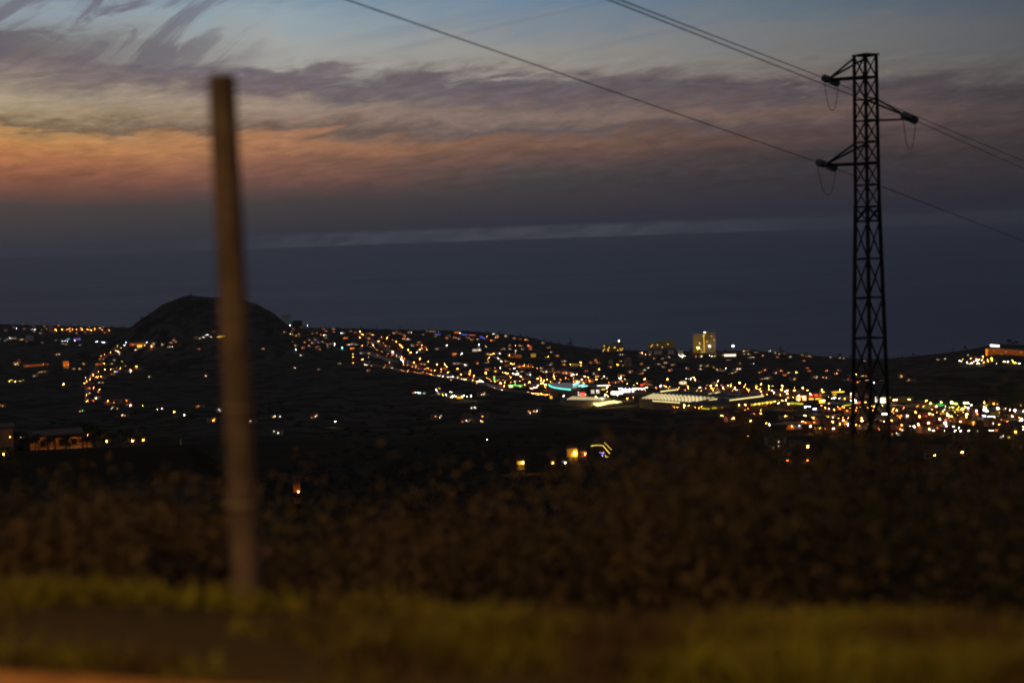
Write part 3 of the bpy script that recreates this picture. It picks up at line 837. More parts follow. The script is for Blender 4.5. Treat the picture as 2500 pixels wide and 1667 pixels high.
 (1600, 880, 5.227, """153,243,O2L 510,245,O3L 800,262,P3L 1078,285,O4L 710,325,Y3L 717,358,O2L 568,342,P3L 860,340,P2L 872,365,O2L 963,325,Y2L 965,300,O1L 1015,350,P2L 1032,377,P2L 1133,337,O2L 1150,300,Y2L
 1172,360,O2L 1190,388,O2L 1290,350,O2L 1290,322,Y1L 1352,300,Y3L 1330,372,O2L 1352,400,P2L 1450,370,O2L 1450,330,Y2L 1493,383,P2L 1493,325,Y1L 1517,412,P2L 1618,325,Y3L 1613,370,O3L 1655,395,P2L
 1683,388,P2L 1683,422,P2L 1777,380,O3L 1777,352,Y1L 1883,350,O3L 1943,378,Y2L 2125,378,Y3L 2140,405,Y2L 928,322,P2L 785,318,Y3L 870,310,R2H 660,310,O1L 655,350,R1B 745,350,P1C 780,355,R1B
 690,345,R1B 600,340,R1B 140,335,P2L 415,330,O2L 420,355,Y2L 1570,545,W3L 1700,555,Y3L 1525,525,Y2L 1622,512,Y2L 1670,505,Y3L 1072,568,O3L 1148,562,O3L 1275,560,O2L 1325,553,O2L 1372,547,O1L
 1428,540,O2L 1475,533,O2L 1920,588,C4L 1970,590,W3L 850,705,O3L 1000,737,O3L 1217,770,O3L 1347,682,O2L 1345,635,Y1L 1263,682,O1L 1180,620,O1L 1140,635,O1L 1663,707,O2L 1912,705,O3L 1880,778,O2L
 2015,735,O2L 1983,840,P3L 1417,800,Y1L 1455,820,W2L 2275,868,P3L 2262,785,Y2L 2266,727,W1H 2170,608,O2L 2285,630,O2L 2215,620,W2L 2028,620,B2L 2052,620,B2L 1705,155,W1H 1800,155,Y3H 1545,155,D2H
 1600,135,O2H 1570,130,D2H 1400,125,D2H 1350,150,O1H 2195,130,D2H 2335,130,D1H 2315,165,W2H 1403,228,W1H 1432,228,W1H 1773,243,Y1H 2140,215,D2H 2055,220,W1H 2200,215,W1H 2183,220,W1H 1085,42,Y1H
 578,107,W1H 793,123,W1H 825,118,W1H 867,123,W1H 902,100,W2L 1045,112,W2H 1068,110,W2H 1092,110,W2H 1023,150,W1H 978,160,W1H 585,65,Y1H 670,70,Y1H 745,85,Y1H 770,70,Y1H 180,125,D2H 1935,95,D1H
 1960,130,D1H 370,575,Y2L 425,580,Y1L 375,600,W1L 230,585,Y1L 285,590,Y1L 355,595,O1C 250,598,Y1C 510,600,Y1L 560,610,O1L 590,590,Y1L 35,580,O1C 1180,970,O1L 1565,1020,W1H 1640,185,D1H 1850,440,R2B
 2020,450,R2B 2060,445,R2B 2000,435,R2B 1960,440,R1B 2095,450,R1B 1830,445,P3L 1835,505,W2L 1980,430,P2L 2040,425,P1C 2290,470,W2C 2255,480,W2C 2275,485,B1C"""),
 (1900, 900, 6.72, """1205,110,W2H 1215,130,Y2H 1280,92,Y2L 1225,185,V2H 1140,180,R1H 1300,222,D2H 1490,160,W2H 1478,182,W1H 1568,235,B3L 1680,180,W2H 1388,115,W1H 2030,130,O1H 2150,185,O1H 1060,425,W3L 1190,415,P3L
 1190,465,O2H 1090,490,Y2H 1320,415,Y2L 1500,465,B3L 1890,518,P2L 1918,515,P2L 1945,512,P2L 1200,515,B2C 1265,522,B3C 1285,560,O3C 1330,550,R3B 1280,545,R1B 1350,545,R1B 1425,545,O2C 1550,570,Y1L
 1535,620,Y3L 1570,622,Y2L 1620,582,Y1L 1340,605,O1L 1070,850,O3L 1015,910,O2L 1145,920,W3L 1290,920,O3L 1380,860,P3L 1370,820,O2L 1527,885,Y2L 1508,950,O3L 1720,745,W3L 1762,740,P4L 1825,770,O2L
 1887,668,O2L 1945,685,O2L 1867,855,O2L 1735,868,W2L 1795,900,W2L 1933,910,W2L 2030,925,O2L 2030,965,R2H 2115,775,W3L 2257,718,O3L 2320,790,O3L 2300,915,O3L 2150,505,Y3L 1490,830,D2H 1725,845,D2H
 1640,970,D1H 2000,990,D2H 487,1285,O2L 5,1210,W1H 8,1275,W1H 1010,345,W1L 1410,575,O1C 1310,580,O1C 1480,580,O1C 830,465,W1L 1000,490,W1L 710,610,O1L 740,635,W1H 1940,1060,W1H 1100,560,O1C 930,490,W1C
 1055,905,D2H 1090,910,D1H 2020,770,D2H 1960,770,D1H 2200,780,D1H 1985,780,P1C"""),
 (2200, 920, 7.84, """565,510,K3L 675,565,O3L 768,490,O3L 850,570,W2L 965,488,K4L 1217,500,K4L 1278,500,K4L 1225,582,Y2L 1280,588,V3L 1348,540,W2L 1098,572,Y1L 545,705,O3L 605,722,O2L 583,778,O2L 355,768,O3L 480,800,Y1H
 525,880,O3L 330,912,O4L 740,818,P3L 850,875,P4L 865,945,V2L 965,765,O2L 800,660,P2H 900,735,W4L 1255,715,O4L 1250,768,O3L 1135,852,O4L 1440,652,P3L 1600,590,B4L 1635,652,W4L 1580,630,W2L 1590,500,O2L
 1855,602,P4L 2000,610,W1H 2085,632,P3L 2170,645,W4L 2260,580,R2H 2125,755,P3L 2345,665,P3L 2310,800,P3L 2280,835,P2L 2320,830,V2L 2147,803,P2C 1545,740,B2C 1568,742,B2C 1590,744,B2C 1612,746,B2C
 1634,748,B2C 1658,752,B2C 1712,757,P2C 1735,757,W2C 1785,760,P2C 1820,770,B2C 1845,772,B2C 1885,778,B2C 1915,782,P2C 1950,778,R3B 1980,780,R2B 2000,785,O2C 2022,797,P1C 2065,798,B2C 1010,955,W2L
 1105,972,W2L 545,1007,P2L 620,1022,P2L 828,1030,W1L 1035,1032,W2L 1145,1035,W2L 1302,1032,W2L 1475,1030,W1L 1697,1032,W1L 1748,1032,W1L 2190,1050,Y3H 2270,1008,W3L 2340,960,P2L 2342,1010,W2L
 180,945,W1L 197,968,W2L 235,945,W2L 265,965,W1L 313,965,W1L 1955,1132,W1H 850,820,D1H 930,815,D2H 320,555,D1H 1920,820,D1H 690,975,D1H 1770,518,D3H 485,460,Y2L 1850,1000,D1H 480,950,D1H 1760,890,W1H"""),
 (2250, 800, 9.408, """867,775,W2L 918,788,W2L 1040,803,W3L 1093,823,W1L 1142,823,W2L 1270,827,W2L 1320,822,W2L 950,728,Y1L 1078,625,W1L 1130,712,O2L 1183,780,W1L 1245,712,R2H 1270,748,P4L 1330,742,W2L
 1385,748,W2L 1342,688,W1L 1405,665,O3L 1405,702,Y1L 1470,750,W1L 1515,748,Y2L 1590,690,Y2L 1627,690,W1L 1622,752,Y2L 1385,818,Y1L 1425,803,Y2L 1450,818,Y1L 1715,830,W1L 1870,790,Y1L 1915,790,W3L
 1995,778,W3L 2090,770,Y2L 2120,815,Y1L 2155,805,Y2L 2248,820,W3L 1970,800,Y1L 370,728,W1H 545,712,W1H"""),
 (1500, 780, 6.72, """710,540,B3L 510,568,O3L 455,555,W2L 425,545,D2H 575,580,D2H 550,550,W1H 590,550,W1H 607,547,W1H 627,545,W1H 140,577,W1H 95,580,W1H 657,645,W1H 795,643,Y1H 893,615,W1H 1770,590,V1H 1895,660,R1H
 48,740,W3H 118,685,Y1H 800,775,W1H 945,755,O2H 965,738,D1H 855,710,W1H 725,730,Y1H 905,832,D2H 520,787,W1H 545,787,W1H 493,825,W2H 1080,600,W3L 1105,607,W4L 1137,598,W3L 1567,593,W1L 1600,605,W2L
 1640,600,Y2H 1430,610,W2H 2125,520,W2H 2065,725,Y2H 2315,535,W1H 2200,570,W1H 2220,630,W1H 2175,510,W1H 2280,720,W1H 205,700,D1H 230,640,D1H 430,735,D1H 1330,615,P1H"""),
 (1800, 800, 3.36, """270,187,W2H 210,228,D2H 322,240,D1H 315,205,W1H 390,210,O1H 440,240,W1H 540,228,Y1H 585,232,Y1H 600,238,Y1H 555,270,D1H 960,258,Y3L 870,250,Y1H 775,247,Y1H 100,215,W1H 65,190,W1H 55,215,W1H
 25,295,Y2L 20,295,W1H 1040,270,W1H 840,248,Y1H 345,215,D1H 130,240,W1H 90,1 ,W1H 420,1058,O2H 340,940,W1L 580,970,O2L 85,890,O1L 575,1090,D2H 415,1092,D2H 1618,1052,Y2L 1847,1028,O2L 2335,965,V1H 2280,853,Y1H"""),
 (0, 650, 3.136, """1490,560,O1H 1530,550,W1H 1545,546,W1L 1560,545,W1L 1575,543,W1L 1590,543,W1L 1612,545,W1L 1625,548,W1L 1637,518,V1H 1310,590,W1H 1330,578,O1H 1345,578,O1H 1300,625,O2H 1320,622,W2H 1243,600,W1H
 1523,640,O1H 2010,642,Y1H 1578,838,W2H 1873,778,W1H 1920,1185,W1H 2108,1147,W1H 1635,1180,D3H 1205,1098,Y2L 1335,1117,Y2L 1413,1140,W1L 1685,1105,W1H 860,645,O1L 930,630,O1L 1095,1067,Y2L 940,1137,W1H
 130,1300,C2H 1520,1070,D1H 1145,845,W1H 632,1105,G1H 100,470,W1H 60,560,W1H 40,490,D1H 1040,650,W2H 1180,600,W1H"""),
 (600, 700, 3.136, """1712,1020,W2H 1702,1000,W1H 1745,1018,O3H 1815,993,O2H 1800,1027,W1H 1750,920,W1H 226,992,W1H 534,995,W1H 40,1030,W1H 684,1030,W3L 1853,1170,W1L 1690,1025,W1H 560,630,W1H 935,645,W1H 1485,1000,W1H 250,1120,W1H"""),
]

lights = []
for x0, y0, sc, txt in PANELS:
    for tok in txt.replace(' ,', ',').split():
        a_, b_, c_ = tok.split(',')
        x, y = x0 + float(a_) / sc, y0 + float(b_) / sc
        if y < HORIZ(x) + 60 or x > 2560 or x < -40:
            continue
        dup = False
        for L in lights:
            if abs(L[0] - x) < 2.3 and abs(L[1] - y) < 2.3:
                dup = True
                break
        if not dup:
            lights.append((x, y, c_[0], int(c_[1]), c_[2]))
def fill(n, x0, y0, x1, y1, slope, jitter, cols='OOOY', kind='L', size=1):
    for k in range(n):
        x = x0 + (x1 - x0) * (k + random.random()) / n
        y = y0 + (y1 - y0) * (x - x0) / (x1 - x0) + random.gauss(0, jitter)
        if all(abs(q[0] - x) > 2.0 or abs(q[1] - y) > 2.0 for q in lights):
            lights.append((x, y, random.choice(cols), size, kind))
fill(26, 895, 838, 1060, 915, 0, 5)
fill(18, 1060, 912, 1290, 938, 0, 6)
fill(20, 1180, 880, 1420, 925, 0, 9)
fill(22, 1330, 920, 1560, 932, 0, 6)
fill(26, 1590, 945, 1960, 972, 0, 3)
fill(24, 2010, 985, 2300, 1010, 0, 9)
fill(24, 2200, 1000, 2500, 1030, 0, 10)
fill(12, 2020, 1020, 2150, 1045, 0, 8)
fill(12, 950, 815, 1250, 830, 0, 5)

# ------------------------------------------------------------------ names of the places, for the labels
def region(x, y):
    if y > 1040: return 'on the dark near slope'
    if x < 290 and y < 818: return 'on the far western ridge'
    if x < 420 and y < 850: return 'at the cone hill foot'
    if x < 400 and y < 1010: return 'in the winding hamlet'
    if x < 690 and y < 860: return 'on the cone hill flank'
    if x < 690: return 'in fields below the hill'
    if x < 860 and y < 840: return 'on the crest beside the hill'
    if x < 860: return 'on the slope beside the hill'
    if x < 1130 and y < 895 - (1130 - x) * 0.28 and y < 845: return 'above the climbing motorway'
    if x < 1240 and y < 960 and y > 862 + (x - 980) * 0.33 and y < 925 + (x-1000)*.18: return 'on the lower motorway lane'
    if x < 1130 and y < 900: return 'along the climbing motorway'
    if x < 1130: return 'in fields under the motorway'
    if x < 1420 and y < 860: return 'on the upper town crest'
    if x < 1420 and y < 910: return 'in the upper town streets'
    if x < 1340 and y < 970: return 'around the green filling station'
    if x < 1500 and y < 925: return 'in streets above the cinema'
    if x < 1500: return 'around the cinema'
    if x < 1780 and y < 880: return 'near the tower blocks'
    if x < 1780 and y < 925: return 'on the slope above the mall'
    if x < 1800 and y < 965: return 'on the road behind the mall'
    if x < 1960 and y < 925: return 'on the slope behind the parking'
    if x < 2110 and y < 905: return 'on the slope by the pylon'
    if x > 2220 and y < 900: return 'on the long hotel terrace'
    if x < 1990 and y < 975: return 'in the parking beside the mall'
    if x < 1870: return 'below the mall front'
    if x < 2110 and y < 1000: return 'among shops before the pylon'
    if x < 2110: return 'in the estate before the pylon'
    if x < 2290 and y < 1000: return 'behind the pylon foot'
    if y < 1005: return 'around the green canopies'
    return 'in the estate beyond the pylon'

ONES = 'zeroth first second third fourth fifth sixth seventh eighth ninth tenth eleventh twelfth thirteenth fourteenth fifteenth sixteenth seventeenth eighteenth nineteenth'.split()
TENS = {2: 'twent', 3: 'thirt', 4: 'fort', 5: 'fift', 6: 'sixt', 7: 'sevent', 8: 'eight', 9: 'ninet'}
def ordinal(n):
    if n < 20: return ONES[n]
    if n % 10 == 0: return TENS[n // 10] + 'ieth'
    return TENS[n // 10] + 'y-' + ONES[n % 10]
pending = {}
def queue_label(o, x, adj, noun, where, group, cat=None):
    pending.setdefault((adj, noun, where), []).append((x, o))
    o['category'] = cat or noun
    o['group'] = group
def flush_labels():
    for (adj, noun, where), lst in pending.items():
        lst.sort(key=lambda p: p[0])
        for k, (x, o) in enumerate(lst):
            if len(lst) == 1:
                o['label'] = f'{adj} {noun} {where}'
            else:
                o['label'] = f'{ordinal(k + 1)} {adj} {noun} from left {where}'

# ------------------------------------------------------------------ prototypes
SZ = {1: (0.55, 110.0), 2: (0.80, 280.0), 3: (1.05, 460.0), 4: (1.8, 460.0)}
_lampmesh = {}
def pole_mesh(h):
    if ('p', h) not in _lampmesh:
        b = MB().rod((0, 0, -.5), (0, 0, h), .13, 6, .08)
        b.tube([(0, 0, h - .1), (0, -.5, h + .25), (0, -1.5, h + .35)], .06, 5)
        b.box(0, -1.9, h + .42, .45, 1.0, .16)
        _lampmesh[('p', h)] = b.mesh('street_lamp', M['pole_steel'])
    return _lampmesh[('p', h)]
def head_mesh(h, s, c):
    k = ('h', h, s, c)
    if k not in _lampmesh:
        w_, L = SZ[s]
        b = MB()
        # a drop-shaped refractor: eight-sided, wider than tall
        n = 6
        rings = [(0.25, 0.0), (0.5, -0.22), (0.34, -0.42)]
        vs, fs = [], []
        for rr, zz in rings:
            for i_ in range(n):
                t_ = 2 * math.pi * i_ / n
                vs.append((w_ * rr * math.cos(t_), -1.9 + w_ * rr * math.sin(t_), h + .33 + w_ * zz))
        for q in range(2):
            for i_ in range(n):
                fs.append(((q + 1) * n + i_, (q + 1) * n + (i_ + 1) % n, q * n + (i_ + 1) % n, q * n + i_))
        fs.append(tuple(range(3 * n - 1, 2 * n - 1, -1)))
        b.add(vs, fs)
        _lampmesh[k] = b.mesh('lamp_head', emit(c, L * (.55 if c in 'WBC' and s > 1 else 1.0), s >= 2))
    return _lampmesh[k]

def put_lamp(x, y, c, s):
    hh = {1: 5.0, 2: 7.0, 3: 8.0, 4: 10.0}[s]
    g = hit(x, y)
    yd = g[1]
    g = hit(x, y + (hh - .1) * F / yd)
    g2 = hit(x, y + (hh - .1) * F / g[1])
    g = g2
    ang_ = random.uniform(-1.2, 1.2)
    # the head, not the foot, belongs at the lamp's own place
    px_, py_ = g[0] - 1.9 * math.sin(ang_), g[1] + 1.9 * math.cos(ang_)
    zt = float(height(px_, py_))
    kind_ = 'path_lamp' if s == 1 else 'floodlight_mast' if s == 4 else 'car_park_lamp' if (1560 < x < 1990 and 920 < y < 975) else 'motorway_lamp' if 'motorway' in region(x, y) else 'street_lamp'
    noun = {'path_lamp': 'path lamp', 'floodlight_mast': 'floodlight mast', 'car_park_lamp': 'car park lamp', 'street_lamp': 'street lamp', 'motorway_lamp': 'motorway lamp'}[kind_]
    o = link(kind_, pole_mesh(hh))
    o.location = (px_, py_, zt)
    o.rotation_euler = (0, 0, ang_)
    h = link('lamp_head', head_mesh(hh, s, c), o)
    where = region(x, y)
    size = {1: 'small', 2: 'medium', 3: 'bright', 4: 'glaring'}[s]
    queue_label(o, x, f'{size} {CNAME[c]}' if s > 1 else CNAME[c], noun, where, noun + 's ' + where)
    return g

# houses: three bodies, shared meshes
def gable(w, d, h, rh, ov=.35):
    b = MB()
    x, y = w / 2 + ov, d / 2 + ov
    z = h
    vs = [(-x, -y, z), (x, -y, z), (x, y, z), (-x, y, z), (-x, 0, z + rh), (x, 0, z + rh)]
    b.add(vs, [(0, 1, 5, 4), (2, 3, 4, 5), (0, 4, 3), (1, 2, 5), (3, 2, 1, 0)])
    return b
HS = []
for (w_, d_, h_, rh, wm_) in ((11, 9, 6.0, 2.2, 'wall_a'), (9, 8, 3.4, 1.8, 'wall_a'), (13, 10, 6.4, 0, 'wall_b'), (10, 9, 6.2, 2.0, 'wall_c'), (15, 9, 3.6, 0, 'wall_a')):
    body = MB().box(0, 0, h_ / 2 - 1.0, w_, d_, h_ + 2).mesh('house', M[wm_])
    if rh:
        roof = gable(w_, d_, h_ + .01, rh).mesh('roof', M['roof_tile'])
    else:
        rb = MB().box(0, 0, h_ + .16, w_ + .5, d_ + .5, .3)
        rb.box(w_ * .2, 0, h_ + .9, 2.4, 2.2, 1.2)
        roof = rb.mesh('roof', M['roof_flat'])
    wins = []
    for fl in range(2 if h_ > 5 else 1):
        for k in (-1, 1):
            wins.append((k * w_ * .3, -d_ / 2 - .03, 1.7 + 2.9 * fl))
    door = MB().box(0, -d_ / 2 - .04, 1.05, 1.1, .1, 2.1).mesh('door', M['bark'])
    HS.append((body, roof, wins, door, w_, d_, h_))
_win = {}
def win_mesh(c, st_):
    if (c, st_) not in _win:
        b = MB().box(0, 0, 0, 1.5, .08, 1.3)
        _win[(c, st_)] = b.mesh('window', M['dark_glass'] if c is None else emit(c, st_, False))
    return _win[(c, st_)]
_wl = {}
def walllamp(c, s):
    if (c, s) not in _wl:
        r_, L = {1: (.32, 20.0), 2: (.45, 34.0), 3: (.68, 75.0), 4: (1.2, 220.0)}[s]
        b = MB()
        b.box(0, -.25, 0, r_ * 1.3, .4, r_)
        _wl[(c, s)] = b.mesh('wall_lamp', emit(c, L, True))
    return _wl[(c, s)]

def put_house(x, y, c, s, dark=False):
    k = random.choice([0, 0, 1, 1, 2, 3, 4])
    body, roof, wins, door, w_, d_, h_ = HS[k]
    lampz = 2.7
    g = hit(x, y)
    g = hit(x, y + lampz * F / g[1])
    rz = random.uniform(-.55, .55)
    c_, s_ = math.cos(rz), math.sin(rz)
    # lamp by the door; house centre lies half a depth behind it
    lx = random.choice((-1, 1)) * (w_ * .14)
    cx = g[0] - (lx * c_ + (d_ / 2) * s_)
    cy = g[1] - (lx * s_ - (d_ / 2) * c_)
    o = link(('house', 'bungalow', 'town_house', 'house', 'bungalow')[k], body)
    zb = g[2] if not dark else float(height(cx, cy))
    o.location = (cx, cy, zb)
    o.rotation_euler = (0, 0, rz)
    link('roof', roof, o)
    far = g[1] > 3300
    if not dark:
        if c == 'D' :
            wl_ = link('wall_lamp', walllamp('D', s), o)
        else:
            wl_ = link('wall_lamp', walllamp(c, s), o)
        wl_.location = (lx, -d_ / 2, lampz)
    lit_first = random.randrange(len(wins))
    for q, p in enumerate(wins):
        if far and q != lit_first:
            continue
        lit = (q == lit_first and not (dark and random.random() < .6)) or random.random() < .12
        cc = random.choice('OYOW') if lit else None
        wv = link('window', win_mesh(cc, random.choice((1.0, 2.5)) if lit else 0), o)
        wv.location = p
    if not far:
        link('door', door, o)
    where = region(x, y)
    body_c = {'wall_a': 'pale', 'wall_b': 'ochre', 'wall_c': 'terracotta'}[('wall_a', 'wall_a', 'wall_b', 'wall_c', 'wall_a')[k]]
    shape = ('two-storey', 'small', 'flat-roofed', 'two-storey', 'long')[k]
    noun = ('house', 'bungalow', 'town house', 'house', 'bungalow')[k]
    adj = f'{shape} {body_c}' + (' ' + CNAME[c].replace(' ', '-') + '-lit' if not dark else ' unlit')
    queue_label(o, x, adj, noun, where, noun + 's ' + where, 'house')

# cars
cb = MB()
prof = [(-2.1, .35), (2.1, .35), (2.15, .75), (1.2, .92), (.7, 1.38), (-1.0, 1.42), (-1.8, .95), (-2.15, .85)]
for sx in (-.85, .85):
    pass
n = len(prof)
vs = [(-.86, p[0], p[1]) for p in prof] + [(.86, p[0], p[1]) for p in prof]
cb.add(vs, [tuple(range(n)), tuple(range(2 * n - 1, n - 1, -1))] + [(i_, n + i_, n + (i_ + 1) % n, (i_ + 1) % n) for i_ in range(n)])
car_mesh = cb.mesh('car', M['car_paint'])
cabin_mesh = MB().box(0, .0, 1.15, 1.74, 1.5, .34).mesh('side_window', M['dark_glass'])
wheel_b = MB().rod((-.1, 0, 0), (.1, 0, 0), .33, 10)
wheel_mesh = wheel_b.mesh('wheel', M['dark_glass'])
_cl = {}
def carlamp(c, s, rear):
    k = (c, s, rear)
    if k not in _cl:
        r_, L = {1: (.30, 110.0), 2: (.38, 240.0), 3: (.55, 330.0)}[s]
        if rear: L *= .35
        _cl[k] = MB().box(0, 0, 0, r_, .12, r_ * .6).mesh('taillight' if rear else 'headlight', emit(c, L, s >= 2 and not rear))
    return _cl[k]
def put_car(x, y, c, s, rear):
    g = hit(x, y)
    g = hit(x, y + .7 * F / g[1])
    o = link('car', car_mesh)
    yaw = (math.pi if rear else 0) + random.uniform(-.5, .5)
    o.rotation_euler = (0, 0, yaw)
    o.location = (g[0], g[1], g[2] + .02)
    link('side_window', cabin_mesh, o)
    for sx in (-.86, .86):
        for sy in (-1.3, 1.3):
            wv = link('wheel', wheel_mesh, o)
            wv.location = (sx, sy, .33)
    for sx in (-.6, .6):
        hl = link('taillight' if rear else 'headlight', carlamp(c, min(s, 3), rear), o)
        hl.location = (sx, 2.1 if rear else -2.18, .7)
    where = region(x, y)
    adj = ('with red tail lights' if c == 'R' else 'with amber tail lights') if rear else f'with {CNAME[c]} headlights'
    pending.setdefault(('grey', 'car ' + adj, where), []).append((x, o))
    o['category'] = 'car'
    o['group'] = 'cars ' + where

for (x, y, c, s, k) in lights:
    if k == 'L': put_lamp(x, y, c, s)
    elif k == 'H': put_house(x, y, c, s)
    elif k == 'C': put_car(x, y, c, s, False)
    else: put_car(x, y, c, s, True)

# unlit houses standing behind the street lamps, seen by their light
for L in [q for q in lights if q[4] == 'L' and q[3] >= 2 and q[2] in 'OYDP' and q[0] > 120]:
    if random.random() < .62:
        x, y = L[0] + random.uniform(-7, 7), L[1] + random.uniform(1, 5)
        body, roof, wins, door, w_, d_, h_ = HS[2]
        k = random.choice((0, 2, 3, 4))
        body, roof, wins, door, w_, d_, h_ = HS[k]
        g = hit(x, y + 6)
        dist = random.uniform(9, 17)
        cx, cy = g[0] + random.uniform(-6, 6), g[1] + dist
        o = link('row_house', body)
        o.location = (cx, cy, float(height(cx, cy)))
        o.rotation_euler = (0, 0, random.uniform(-.5, .5))
        link('roof', roof, o)
        for p in wins:
            wv = link('window', win_mesh(None, 0), o)
            wv.location = p
        body_c = {0: 'pale gabled', 2: 'ochre flat-roofed', 3: 'terracotta gabled', 4: 'long pale'}[k]
        where = region(x, y)
        queue_label(o, x, 'unlit ' + body_c, 'row house', where, 'row houses ' + where, 'house')


# ------------------------------------------------------------------ larger buildings
def frame_at(x, y, D=None):
    """ground point under a pixel and the yaw that faces the camera"""
    g = hit(x, y) if D is None else None
    if g is None:
        r = ray(x, y)
        g = np.array([r[0] * D, D, float(height(r[0] * D, D))])
    return g, -math.atan2(g[0], g[1])

def facade(x0, y0, x1, y1, name, label, cat, c='O', st=0.6, rows=1, cols=4, wall='wall_a', yaw=0.0, D=None, fill=(.62, .6), lamp=None, depth=None, group=None, roof='roof_flat', wname='window'):
    xc = (x0 + x1) / 2
    g, fy = frame_at(xc, y1, D)
    w = (x1 - x0) * g[1] / F
    top = at(xc, y0, g[1])[2]
    h = max(2.4, top - g[2])
    d = depth or max(6.0, w * .5)
    t = empty(name, tuple(g), fy + yaw, label, cat, group)
    body = MB().box(0, d / 2, h / 2 - 1.5, w, d, h + 3).build('wall', M[wall], t)
    MB().box(0, d / 2, h + .12, w + .5, d + .5, .24).build('roof', M[roof], t)
    if rows * cols > 0:
        ww, wh = w / cols * fill[0], h / rows * fill[1]
        me_on = MB().box(0, 0, 0, ww, .1, wh).mesh(wname, emit(c, st, False))  # glowing panes; at low strength they stand in for light on the wall
        me_off = MB().box(0, 0, 0, ww, .1, wh).mesh(wname, M['dark_glass'])
        for r_ in range(rows):
            for k in range(cols):
                o = link(wname, me_on if random.random() < .86 or cols < 3 else me_off, t)
                o.location = (-w / 2 + w / cols * (k + .5), -.04, h / rows * (r_ + .5))
    if lamp:
        lc, ls = lamp
        for k in (-.3, .3) if w > 14 else (0.2,):
            o = link('wall_lamp', walllamp(lc, ls), t)
            o.location = (w * k, -.9, min(h * .8, 5.0))
            MB().box(w * k, -.4, min(h * .8, 5.0) + .3, .12, .9, .12).build('lamp_bracket', M['pole_steel'], t)
    return t, w, h, d

# --- tower blocks on the coast edge
def tower(parts, D, label, c, st, name='tower_block', cat='tower block', floors=14, extra=None):
    xa_, xb_ = parts[0][0], parts[-1][1]
    g, fy = frame_at((xa_ + xb_) / 2, 856, D)
    t = empty(name, tuple(g), fy, label, cat)
    s = g[1] / F
    xm = (xa_ + xb_) / 2
    for q, (a_, b_, ytop) in enumerate(parts):
        w = (b_ - a_) * s
        cx = ((a_ + b_) / 2 - xm) * s
        h = at((a_ + b_) / 2, ytop, g[1])[2] - g[2]
        off = q * 2.2
        MB().box(cx, 9 + off, h / 2 - 3, w - .3, 16, h + 6).build('wall', M['wall_a'], t)
        MB().box(cx, 9 + off, h + .6, w - .1, 16.4, 1.2).build('parapet', M['wall_a'], t)
        nf = max(3, int(floors * h / 56))
        for f_ in range(nf):
            z = (f_ + .55) * h / nf
            b = MB()
            nb = max(3, int(w / 3.6))
            for k in range(nb):
                b.box(cx - w / 2 + (k + .5) * w / nb, .95 + off, z, w / nb * .66, .12, h / nf * .62)
            b.build('facade_glow_row', emit(c, st * random.uniform(.7, 1.2), False), t)  # floodlit look of the facade put into dim emissive rows
            MB().box(cx, .5 + off, z - h / nf * .42, w * .98, 1.0, .35).build('balcony_slab', M['wall_a'], t)
        for _ in range(6 if w > 20 else 3):
            k, f_ = random.randrange(max(3, int(w / 3.6))), random.randrange(nf)
            nb = max(3, int(w / 3.6))
            MB().box(cx - w / 2 + (k + .5) * w / nb, .84 + off, (f_ + .55) * h / nf, w / nb * .66, .08, h / nf * .6).build('window', emit('Y', 2.2, False), t)
        if extra and q in extra:
            extra[q](t, cx, w, h, s, off)
    return t
def ex_roof_lamp(t, cx, w, h, s, off):
    MB().rod((cx + w * .1, 6, h + 1), (cx + w * .1, 6, h + 6.5), .2).build('mast', M['pole_steel'], t)
    o = link('roof_lamp', walllamp('W', 4), t)
    o.location = (cx + w * .1, 5, h + 4.6)
    MB().box(cx + w * .35, 7, h + 2.5, 5, 5, 3.4).build('plant_room', M['wall_a'], t)
def ex_stair(t, cx, w, h, s, off):
    b = MB()
    for k in range(17):
        b.box(cx - w / 2 + .3, off - .2, h * (k + .6) / 18, .9, .3, 1.0)
    b.build('stair_lights', emit('Y', 7.0, False), t)
    ex_roof_lamp(t, cx, w * .2 - w * .9, h, s, off) if False else None
    MB().rod((cx - w * .4, 6, h + 1), (cx - w * .4, 6, h + 3.0), .2).build('mast', M['pole_steel'], t)
    o = link('roof_lamp', walllamp('W', 4), t)
    o.location = (cx - w * .4, 5, h + 2.6)
    for k, ww in ((.0, 6.0), (.25, 4.0)):
        MB().box(cx + w * k, 7, h + 1.7, ww, 5, 2.6).build('plant_room', M['wall_a'], t)
EM_T = 0.075
tower([(1692, 1719, 816), (1719, 1748, 813)], 4440, 'tallest tower block on the coast edge, lit yellow with a line of stair lights', 'Y', EM_T, extra={1: ex_stair})
tower([(1582, 1607, 838), (1607, 1647, 832)], 4400, 'broad stepped apartment slab standing left of the tallest tower', 'Y', .06, 'apartment_slab', 'apartment block')
tower([(1471, 1498, 843), (1498, 1521, 836)], 4440, 'dim apartment slab with a few lit windows and one roof lamp', 'Y', .025, 'apartment_slab', 'apartment block', extra={1: ex_roof_lamp})
